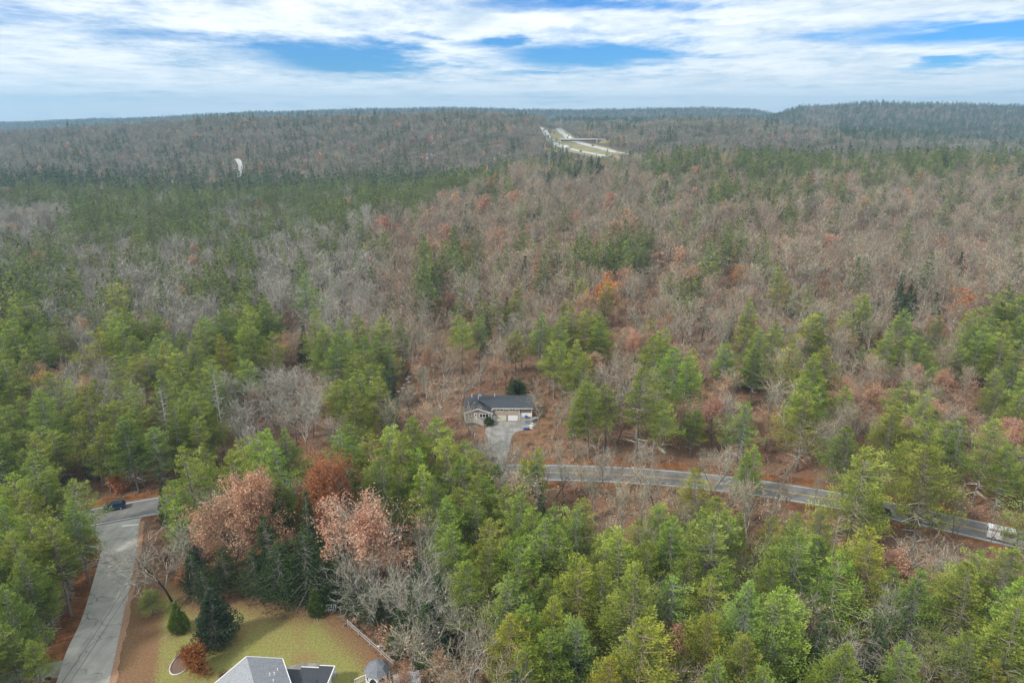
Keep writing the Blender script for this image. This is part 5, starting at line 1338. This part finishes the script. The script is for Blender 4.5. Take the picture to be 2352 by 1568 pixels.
traffic(hwL, [.10, .20, .30, .42, .72, .80, .88, .94], [2, -2, 2], 'west')
# distant houses
for i, (u, v, c, lb) in enumerate(((396, 402, 'trimwhite', 'small white house among the pines at the foot of the far hill'), (458, 432, 'silver', 'low pale-roofed house in the valley below the pale distant road'), (620, 425, 'trimwhite', 'tiny white house in the valley wood beyond the pines'),
                                   (984, 350, 'trimwhite', 'tiny white house on the far hill, west of two others'), (1066, 356, 'silver', 'long pale building on the far hill between two tiny houses'), (1135, 350, 'trimwhite', 'tiny white house on the far hill nearest the highway'), (2114, 318, 'trimwhite', 'white house among bare trees below the far eastern hill'))):
    x, y, z = at_t(u, v, 8)
    c = {'trimwhite': 'concrete', 'silver': 'siding'}[c]
    e = empty('distant_house', (x, y, z - 2), R(20 * i)); tag(e, lb, 'house', 'houses on the far hills')
    w, dpt, hh = (13, 8, 5) if i in (1, 4) else (10, 7, 6)
    mb = MB(); mb.box(-w / 2, w / 2, -dpt / 2, dpt / 2, -1, hh); mb.poly([(-w / 2, -dpt / 2, hh), (-w / 2, dpt / 2, hh), (-w / 2, 0, hh + 2.6)]); mb.poly([(w / 2, dpt / 2, hh), (w / 2, -dpt / 2, hh), (w / 2, 0, hh + 2.6)]); mb.build('wall', M[c], e)
    mb = slab([(-w / 2 - .4, -dpt / 2 - .5, hh - .1), (w / 2 + .4, -dpt / 2 - .5, hh - .1), (w / 2 + .4, 0, hh + 2.8), (-w / 2 - .4, 0, hh + 2.8)], .2); add(mb, slab([(-w / 2 - .4, 0.01, hh + 2.8), (w / 2 + .4, 0.01, hh + 2.8), (w / 2 + .4, dpt / 2 + .5, hh - .1), (-w / 2 - .4, dpt / 2 + .5, hh - .1)], .2))
    mb.build('roof', M['silver' if i in (1, 3, 6) else 'slate'], e)
    mb = MB(); [mb.box(xx - .5, xx + .5, -dpt / 2 - .03, -dpt / 2 - .003, zz, zz + 1.3) for xx in (-3.6, -1.2, 1.2, 3.6) for zz in (1.2, 4.0)]; mb.build('window', M['glass'], e)

# ------------------------------------------------------------------ the garden below: grey roofed house, annexe, gazebo, fence
ZR = 7.2
r0 = Vector((*at(566.6, 1507.5, ZR), ZR)); r1 = Vector((*at(583.5, 1568, ZR), ZR)); rd = (r0 - r1); rd.z = 0; rd.normalize()
pp = Vector((rd.y, -rd.x, 0))       # to the right of the ridge seen from the near end
g = empty('grey_roofed_house', (r0.x - rd.x * 6, r0.y - rd.y * 6, 0), math.atan2(rd.y, rd.x) - math.pi / 2)
tag(g, 'white house with a pale grey shingle gable roof at the edge of the lawn', 'house')
WL = 4.7; DZ = 2.6; LN = 13
mb = slab([(-WL, -LN + 6, ZR - DZ), (0, -LN + 6, ZR), (0, 6, ZR), (-WL, 6, ZR - DZ)], .18); add(mb, slab([(0.01, -LN + 6, ZR), (WL, -LN + 6, ZR - DZ), (WL, 6, ZR - DZ), (.01, 6, ZR)], .18)); rf = mb.build('roof', M['greyshingle'], g)
mb = MB(); mb.bar((WL, -LN + 6, ZR - DZ - .08), (WL, 6.05, ZR - DZ - .08), .1, .24); mb.bar((-WL, -LN + 6, ZR - DZ - .08), (-WL, 6.05, ZR - DZ - .08), .1, .24); mb.bar((0, 6.04, ZR - .02), (WL, 6.04, ZR - DZ - .02), .1, .22); mb.bar((0, 6.043, ZR - .02), (-WL, 6.043, ZR - DZ - .02), .1, .22); mb.build('trim', M['trimwhite'], g)
mb = MB(); mb.box(-WL + .4, WL - .4, -LN + 6.5, 5.6, 0, ZR - DZ - .25); mb.poly([(-WL + .4, 5.6, ZR - DZ - .25), (WL - .4, 5.6, ZR - DZ - .25), (0, 5.6, ZR - .3)]); mb.build('wall', M['trimwhite'], g)
for (x, y, h) in ((2.3, 2.2, .5), (2.9, 2.4, .5), (3.5, 3.4, .4), (2.5, 1.0, .4)):
    z = ZR - DZ * x / WL; mb = MB(); mb.tube([(x, y, z - .2), (x, y, z + h)], .07, 6); mb.build('vent_pipe', M['trimwhite'], rf)
# annexe with dark flat roof and a paved terrace
ax, ay = at(700, 1556, 3.0)
an = empty('dark_roofed_annexe', (ax, ay, 0), R(-4)); tag(an, 'low annexe with a dark stepped roof and white edges beside the grey roof', 'building')
mb = MB(); mb.box(-3.4, 3.4, -5, 1.2, 0, 2.8); mb.build('wall', M['trimwhite'], an)
mb = MB(); mb.box(-3.6, -1.2, -5.2, 1.5, 2.81, 3.0); mb.box(-1.2, 1.4, -5.2, 1.9, 2.84, 3.06); mb.box(1.4, 3.6, -5.2, 2.3, 2.87, 3.12); mb.build('roof', M['slate'], an)
mb = MB(); mb.box(-1.2, 1.4, 1.902, 2.0, 2.8, 3.12); mb.box(1.4, 3.6, 2.302, 2.4, 2.83, 3.18); mb.box(3.602, 3.72, -5.2, 2.4, 2.83, 3.2); mb.box(-.2, 2.2, -1.9, -1.7, 3.08, 3.5); mb.build('trim', M['trimwhite'], an)
mb = MB(); mb.box(-.1, 2.1, -1.69, -.4, 3.12, 3.22); mb.build('skylight', M['glass'], an)
tx, ty = at(712, 1528)
V = [(tx + 4.6 * math.cos(a) , ty - 1.8 + 2.3 * math.sin(a), .06) for a in np.linspace(0, 6.283, 25)[:-1]]
o = link('garden_terrace', mesh_np('garden_terrace', [*V, (tx, ty - 1.8, .06)], [(i, (i + 1) % 24, 24) for i in range(24)], M['gravel'])); tag(o, kind='structure')
# gazebo
gx, gy = at(865, 1519, 4.1)
gz = empty('garden_gazebo', (gx, gy, 0), R(10)); tag(gz, 'white octagonal gazebo with a grey shingled roof on the lawn', 'gazebo')
mb = MB(); n = 8; rings = [(1.95, 2.75), (1.2, 3.6), (.35, 4.05), (.0, 4.15)]
for (ra, za), (rb, zb_) in zip(rings, rings[1:]):
    for k in range(n):
        a0, a1 = 2 * math.pi * k / n, 2 * math.pi * (k + 1) / n
        if rb > 0: mb.poly([(ra * math.cos(a0), ra * math.sin(a0), za), (ra * math.cos(a1), ra * math.sin(a1), za), (rb * math.cos(a1), rb * math.sin(a1), zb_), (rb * math.cos(a0), rb * math.sin(a0), zb_)])
        else: mb.poly([(ra * math.cos(a0), ra * math.sin(a0), za), (ra * math.cos(a1), ra * math.sin(a1), za), (0, 0, zb_)])
mb.build('roof', M['gazshingle'], gz)
mb = MB(); vx = [(1.7 * math.cos(2 * math.pi * k / n), 1.7 * math.sin(2 * math.pi * k / n)) for k in range(n)]
for k in range(n):
    a, b = vx[k], vx[(k + 1) % n]
    mb.bar((a[0], a[1], .3), (a[0], a[1], 2.74), .16); mb.bar((*a, 2.6), (*b, 2.6), .08, .26); mb.bar((*a, 1.25), (*b, 1.25), .07, .1); mb.bar((*a, .5), (*b, .5), .06, .1)
    for (f0, z0_), (f1, z1_) in (((.05, 1.9), (.16, 2.25)), ((.16, 2.25), (.35, 2.44)), ((.65, 2.44), (.84, 2.25)), ((.84, 2.25), (.95, 1.9))):
        mb.bar((a[0] + (b[0] - a[0]) * f0, a[1] + (b[1] - a[1]) * f0, z0_), (a[0] + (b[0] - a[0]) * f1, a[1] + (b[1] - a[1]) * f1, z1_), .06, .14)
    for q in range(1, 6): x_ = a[0] + (b[0] - a[0]) * q / 6; y_ = a[1] + (b[1] - a[1]) * q / 6; mb.bar((x_, y_, .5), (x_, y_, 1.22), .04)
mb.build('frame', M['trimwhite'], gz)
mb = MB(); mb.tube([(0, 0, .3), (0, 0, 2.5)], 1.55, 8); mb.build('screen', M['glass'], gz)
mb = MB(); mb.tube([(0, 0, 0), (0, 0, .3)], 1.9, 8); mb.build('floor', M['greywood'], gz)
def railing(u0, v0, u1, v1, zb, label):
    a, b = Vector((*at(u0, v0, zb), 0)), Vector((*at(u1, v1, zb), 0)); e = empty('garden_railing', a); tag(e, label, 'railing', 'white railings by the gazebo')
    d = b - a; n_ = max(4, int(d.length / .22)); mb = MB()
    mb.bar((0, 0, 1.0), (d.x, d.y, 1.0), .09, .08); mb.bar((0, 0, .15), (d.x, d.y, .15), .06, .06); mb.build('rail', M['trimwhite'], e)
    mb = MB(); [mb.bar((d.x * k / n_, d.y * k / n_, 0), (d.x * k / n_, d.y * k / n_, .97), .05) for k in range(n_ + 1)]; mb.build('baluster', M['trimwhite'], e)
railing(815, 1567, 840, 1556, .4, 'short white railing left of the gazebo')
railing(892, 1556, 902, 1580, .4, 'short white railing right of the gazebo')
# small grey roof right of the gazebo
sx_, sy_ = at(935, 1562, 2.6)
sh = empty('garden_shed', (sx_, sy_, 0), R(15)); tag(sh, 'small shed with a pale grey roof under the pink oak by the gazebo', 'shed')
mb = MB(); mb.box(-1.6, 1.6, -1.6, 1.0, 0, 2.2); mb.build('wall', M['trimwhite'], sh)
mb = slab([(-1.9, -1.9, 2.2), (1.9, -1.9, 2.2), (1.9, 1.3, 2.9), (-1.9, 1.3, 2.9)], .12); mb.build('roof', M['greyshingle'], sh)
# split rail fence
A_, B_ = Vector((*at(799, 1436), 0)), Vector((*at(904, 1530), 0)); d = B_ - A_; ns = int(d.length / 2.6)
fe = empty('rail_fence', A_); tag(fe, 'weathered split-rail fence running down the far edge of the lawn', 'fence')
for k in range(ns + 1):
    q = d * k / ns; mb = MB(); mb.bar((q.x, q.y, -.1), (q.x, q.y, 1.25), .16); mb.build('post', M['greywood'], fe)
mb = MB()
for k in range(ns):
    q0, q1 = d * k / ns, d * (k + 1) / ns
    for z in (.55, 1.05): mb.bar((q0.x, q0.y, z), (q1.x, q1.y, z + .03 * (-1) ** k), .1, .12)
mb.build('rail', M['greywood'], fe)
wx, wy_ = at(758, 1403)
e = empty('picket_panel', (wx, wy_, 0), R(5)); tag(e, 'small white picket panel beside the far conical shrub on the lawn', 'gate')
mb = MB(); [mb.box(-.9 + k * .3, -.78 + k * .3, -.03, .03, 0, 1.5) for k in range(7)]; mb.build('picket', M['trimwhite'], e)
mb = MB(); mb.box(-.95, 1.1, -.07, -.035, .3, .42); mb.box(-.95, 1.1, -.07, -.035, 1.2, 1.32); mb.build('rail', M['trimwhite'], e)
wx, wy_ = at(872, 1485); mb = MB(); mb.bar((-.5, 0, .1), (.5, .15, .14), .25, .08); o = mb.build('white_board', M['trimwhite'], None, (wx, wy_, 0)); tag(o, 'short white board lying in the leaves behind the rail fence', 'board')
# mailbox
wx, wy_ = at(114, 1572); e = empty('mailbox', (wx, wy_, 0), R(10)); tag(e, 'dark mailbox on a post at the corner of the side drive', 'mailbox')
mb = MB(); mb.bar((0, 0, 0), (0, 0, 1.05), .12); mb.build('post', M['greywood'], e); mb = MB(); mb.tube([(-.35, 0, 1.2), (.35, 0, 1.2)], .2, 8); mb.box(-.35, .35, -.2, .2, 1.05, 1.2); mb.build('box', M['darkbark'], e)
# garden bed
cx_, cy_ = at(418, 1522)
V = [(cx_ + 1.5 * math.cos(a), cy_ + 2.4 * math.sin(a), .05) for a in np.linspace(0, 6.283, 25)[:-1]]
M['mulch'] = simple('brown_mulch', (.17, .11, .08), .95, .3, 4)
o = link('mulch_bed', mesh_np('mulch_bed', [*V, (cx_, cy_, .05)], [(i, (i + 1) % 24, 24) for i in range(24)], M['mulch'])); tag(o, kind='structure')
mb = MB(); mb.tube([(*p[:2], .12) for p in V] + [(*V[0][:2], .12)], .10, 5, cap=False); o = mb.build('bed_edging', M['palestone']); tag(o, 'pale stone edging curved round the mulch bed on the lawn', 'edging')
# shrubs of the lawn
def plant(name, proto, x, y, H, wide, label, cat, tilt=(0, 0), z=0.0, group=None, parts=('trunk', 'crown')):
    e = empty(name, (x, y, z)); e.rotation_euler = (tilt[0], tilt[1], rng.uniform(0, 6.28)) if not any(tilt) else (tilt[0], tilt[1], 0)
    s = H / proto['H']; e.scale = (s * wide, s * wide, s); tag(e, label, cat, group)
    for p in parts: link(p, proto[p], e)
    return e
cone = pine_proto(201, 6, .02, 2.05, 5.5, .22, conic=1.0, whorl=.17, nb=10, mat='arbor', droop=.02, ragged=.05, gap=0, flat=.1)
x, y = at(411, 1446); plant('conical_shrub', cone, x, y, 5.3, .98, 'bright green conical shrub near the side street, between bare tree and dark juniper', 'shrub')
x, y = at(724, 1412); plant('conical_shrub', cone, x, y, 5.0, .95, 'yellow-green conical shrub at the far edge of the lawn beside a white panel', 'shrub')
jun = pine_proto(211, 11, .03, 3.7, 3.6, .34, conic=.85, whorl=.3, nb=8, mat='spruce', droop=-.02, ragged=.25, gap=.1, flat=.2)
x, y = at(494, 1478); plant('dark_juniper', jun, x, y, 10.5, 1.0, 'big dark conical juniper leaning over the lawn', 'tree', (0, R(4)))
M['shrubleaf'] = leaf_mat('orange_shrub_leaves', [(.16, .12, .02), (.30, .13, .035), (.42, .19, .05)], .05, .25)
osh = bare_proto(221, 5, 3, (16, 9, 6), .03, 1.0, .9, 'twigbrown', fork=.02, leaves=7500, leafmat='shrubleaf', leafl=.24)
x, y = at(463, 1548); plant('orange_shrub', osh, x, y, 4.9, 1.05, 'rounded orange and olive shrub beside the dark juniper', 'shrub')
bsh = bare_proto(223, 2, 3, (14, 8, 5), .03, 1.1, .7, 'twigbrown', fork=.02, leaves=1500, leafmat='burgundy', leafl=.16)
x, y = at(422, 1508); plant('burgundy_shrub', bsh, x, y, 1.7, 1.1, 'small round burgundy shrub in the stone-edged bed', 'shrub')
x, y = at(520, 1560); plant('burgundy_shrub', bsh, x, y, 1.4, 1.2, 'low brown-red shrub between the orange shrub and the grey roof', 'shrub')
x, y = at(353, 1412); plant('young_pine', PR['pine'][0][1], x, y, 5.0, 1.9, 'small wide young pine at the foot of the crooked bare tree', 'tree')
crk = bare_proto(231, 17, 4, (9, 6, 5, 3), .04, 1.05, .3, 'twig', fork=.3, crook=.07); crk['trunk'].materials[0] = M['darkbark']
x, y = at(397, 1382); plant('crooked_bare_tree', crk, x, y, 17, 1.0, 'crooked bare tree with a dark leaning trunk beside the side street', 'tree', (0, R(-9)))
rbush = bare_proto(241, 4, 3, (14, 8, 5), .03, 1.1, .7, 'twigbrown', fork=.02, leaves=2600, leafmat='rustleaf', leafl=.22)
x, y = at(283, 1128); plant('russet_bush', rbush, x, y, 4.6, 1.0, 'russet bush on the leafy bank behind the navy car', 'shrub')
for (u, v, lb) in ((426, 1345, 'russet brush heap between the crooked bare tree and dark hemlocks'), (440, 1300, 'russet bush just behind the brush heap at the lawn edge')):
    x, y = at(u, v); plant('russet_bush', rbush, x, y, 3.2, 1.3, lb, 'shrub')
yew = pine_proto(251, 3, .02, 2.0, 4.0, .2, conic=.25, whorl=.16, nb=9, mat='hemlock', droop=.1, ragged=.15, gap=0, flat=.1)
x, y = at(1122, 976); plant('yew_bush', yew, x, y, 2.2, 1.1, 'dark green yew bush in front of the basement window of the tan house', 'shrub')
x, y, z = at_t(1188, 905); plant('yew_bush', yew, x, y, 4.2, 1.0, 'dark bush behind the roof of the tan house', 'shrub', z=z)
# dead pines
def dead_proto(seed, H):
    rs = np.random.RandomState(seed); tr, tp = trunk_mesh('dead_trunk', H, H * .012, rs, M['deadwood'])
    n = 62; zz = np.sort(rs.uniform(.35 * H, .98 * H, n)); a_ = rs.uniform(0, 6.28, n); l_ = 3.6 * (1.05 - zz / H) ** .6 * rs.uniform(.5, 1.1, n)
    p0 = np.stack([np.interp(zz, tp[:, 2], tp[:, 0]), np.interp(zz, tp[:, 2], tp[:, 1]), zz], 1); d = np.stack([np.cos(a_), np.sin(a_), rs.uniform(-.1, .1, n)], 1)
    p1 = p0 + d * (l_ * .6)[:, None]; p2 = p1 + (d + np.array([0, 0, .45])) * (l_ * .4)[:, None]
    v1, f1 = prisms(p0, p1, np.full(n, .055), np.full(n, .04), 3); v2, f2 = prisms(p1, p2, np.full(n, .04), np.full(n, .012), 3)
    V, Fc, cv, mi = join([(v1, f1, .8, 0), (v2, f2, .9, 0)])
    return dict(trunk=tr, crown=mesh_np('crown', V, Fc, [M['deadwood']], cv, mi), H=H, R=3)
dp1, dp2 = dead_proto(3, 20), dead_proto(7, 20)
for (u, v, H, p, lb) in ((366, 885, 21, dp1, 'bleached dead pine with rib-like branches in the pine stand behind the car'), (490, 852, 22, dp2, 'tall bleached dead pine at the right end of the pine stand'), (1785, 1440, 14, dp2, 'grey dead pine among the pines at the lower edge'), (1928, 1180, 15, dp1, 'bare dead pine trunk beside the big roadside pine'), (1500, 1010, 13, dp2, 'dead pine just beyond the main road')):
    x, y, z = at_t(u, v, H); plant('dead_pine', p, x, y, H, 1.0, lb, 'tree', z=z)
# utility line along the side street
p0 = Vector((*at(430, 1240), 0)); p1 = Vector((*at(152, 1568, 7.5), 0)); dd = (p1 - p0).normalized()
e = empty('utility_pole', p0); tag(e, 'wooden utility pole among the trees beside the side street', 'pole')
mb = MB(); mb.tube([(0, 0, -.5), (0, 0, 9.2)], [.16, .11], 8); mb.build('pole', M['darkbark'], e); mb = MB(); mb.bar((-.8, 0, 8.6), (.8, 0, 8.6), .1); mb.build('crossarm', M['darkbark'], e)
for k, o_ in enumerate((-.5, .5)):
    n_ = Vector((-dd.y, dd.x, 0)) * o_; Ld = (p1 - p0).length + 22
    pts = [p0 + n_ + dd * Ld * t + Vector((0, 0, 8.4 - 4 * .9 * t * (1 - t))) for t in np.linspace(0, 1, 14)]
    mb = MB(); mb.tube(pts, .028, 4, cap=False); o = mb.build('overhead_cable', M['black']); tag(o, ('lower', 'upper')[k] + ' of two thin black overhead cables crossing the side street', 'cable', 'overhead cables across the side street')
#OBJ_END

# ------------------------------------------------------------------ haze
def haze():
    mb = MB(); mb.box(-6500, 6500, -400, 8800, -90, 260)
    m = bpy.data.materials.new('haze_air'); m.use_nodes = True; nt = m.node_tree; nt.nodes.clear()
    v = nd(nt, 'ShaderNodeVolumePrincipled'); v.inputs['Color'].default_value = (.38, .63, .86, 1); v.inputs['Density'].default_value = .00017; v.inputs['Anisotropy'].default_value = .2
    o_ = nd(nt, 'ShaderNodeOutputMaterial'); nt.links.new(v.outputs[0], o_.inputs['Volume'])
    o = mb.build('haze', m); tag(o, 'thin blue air haze over the far hills', None, None, 'stuff')
haze()
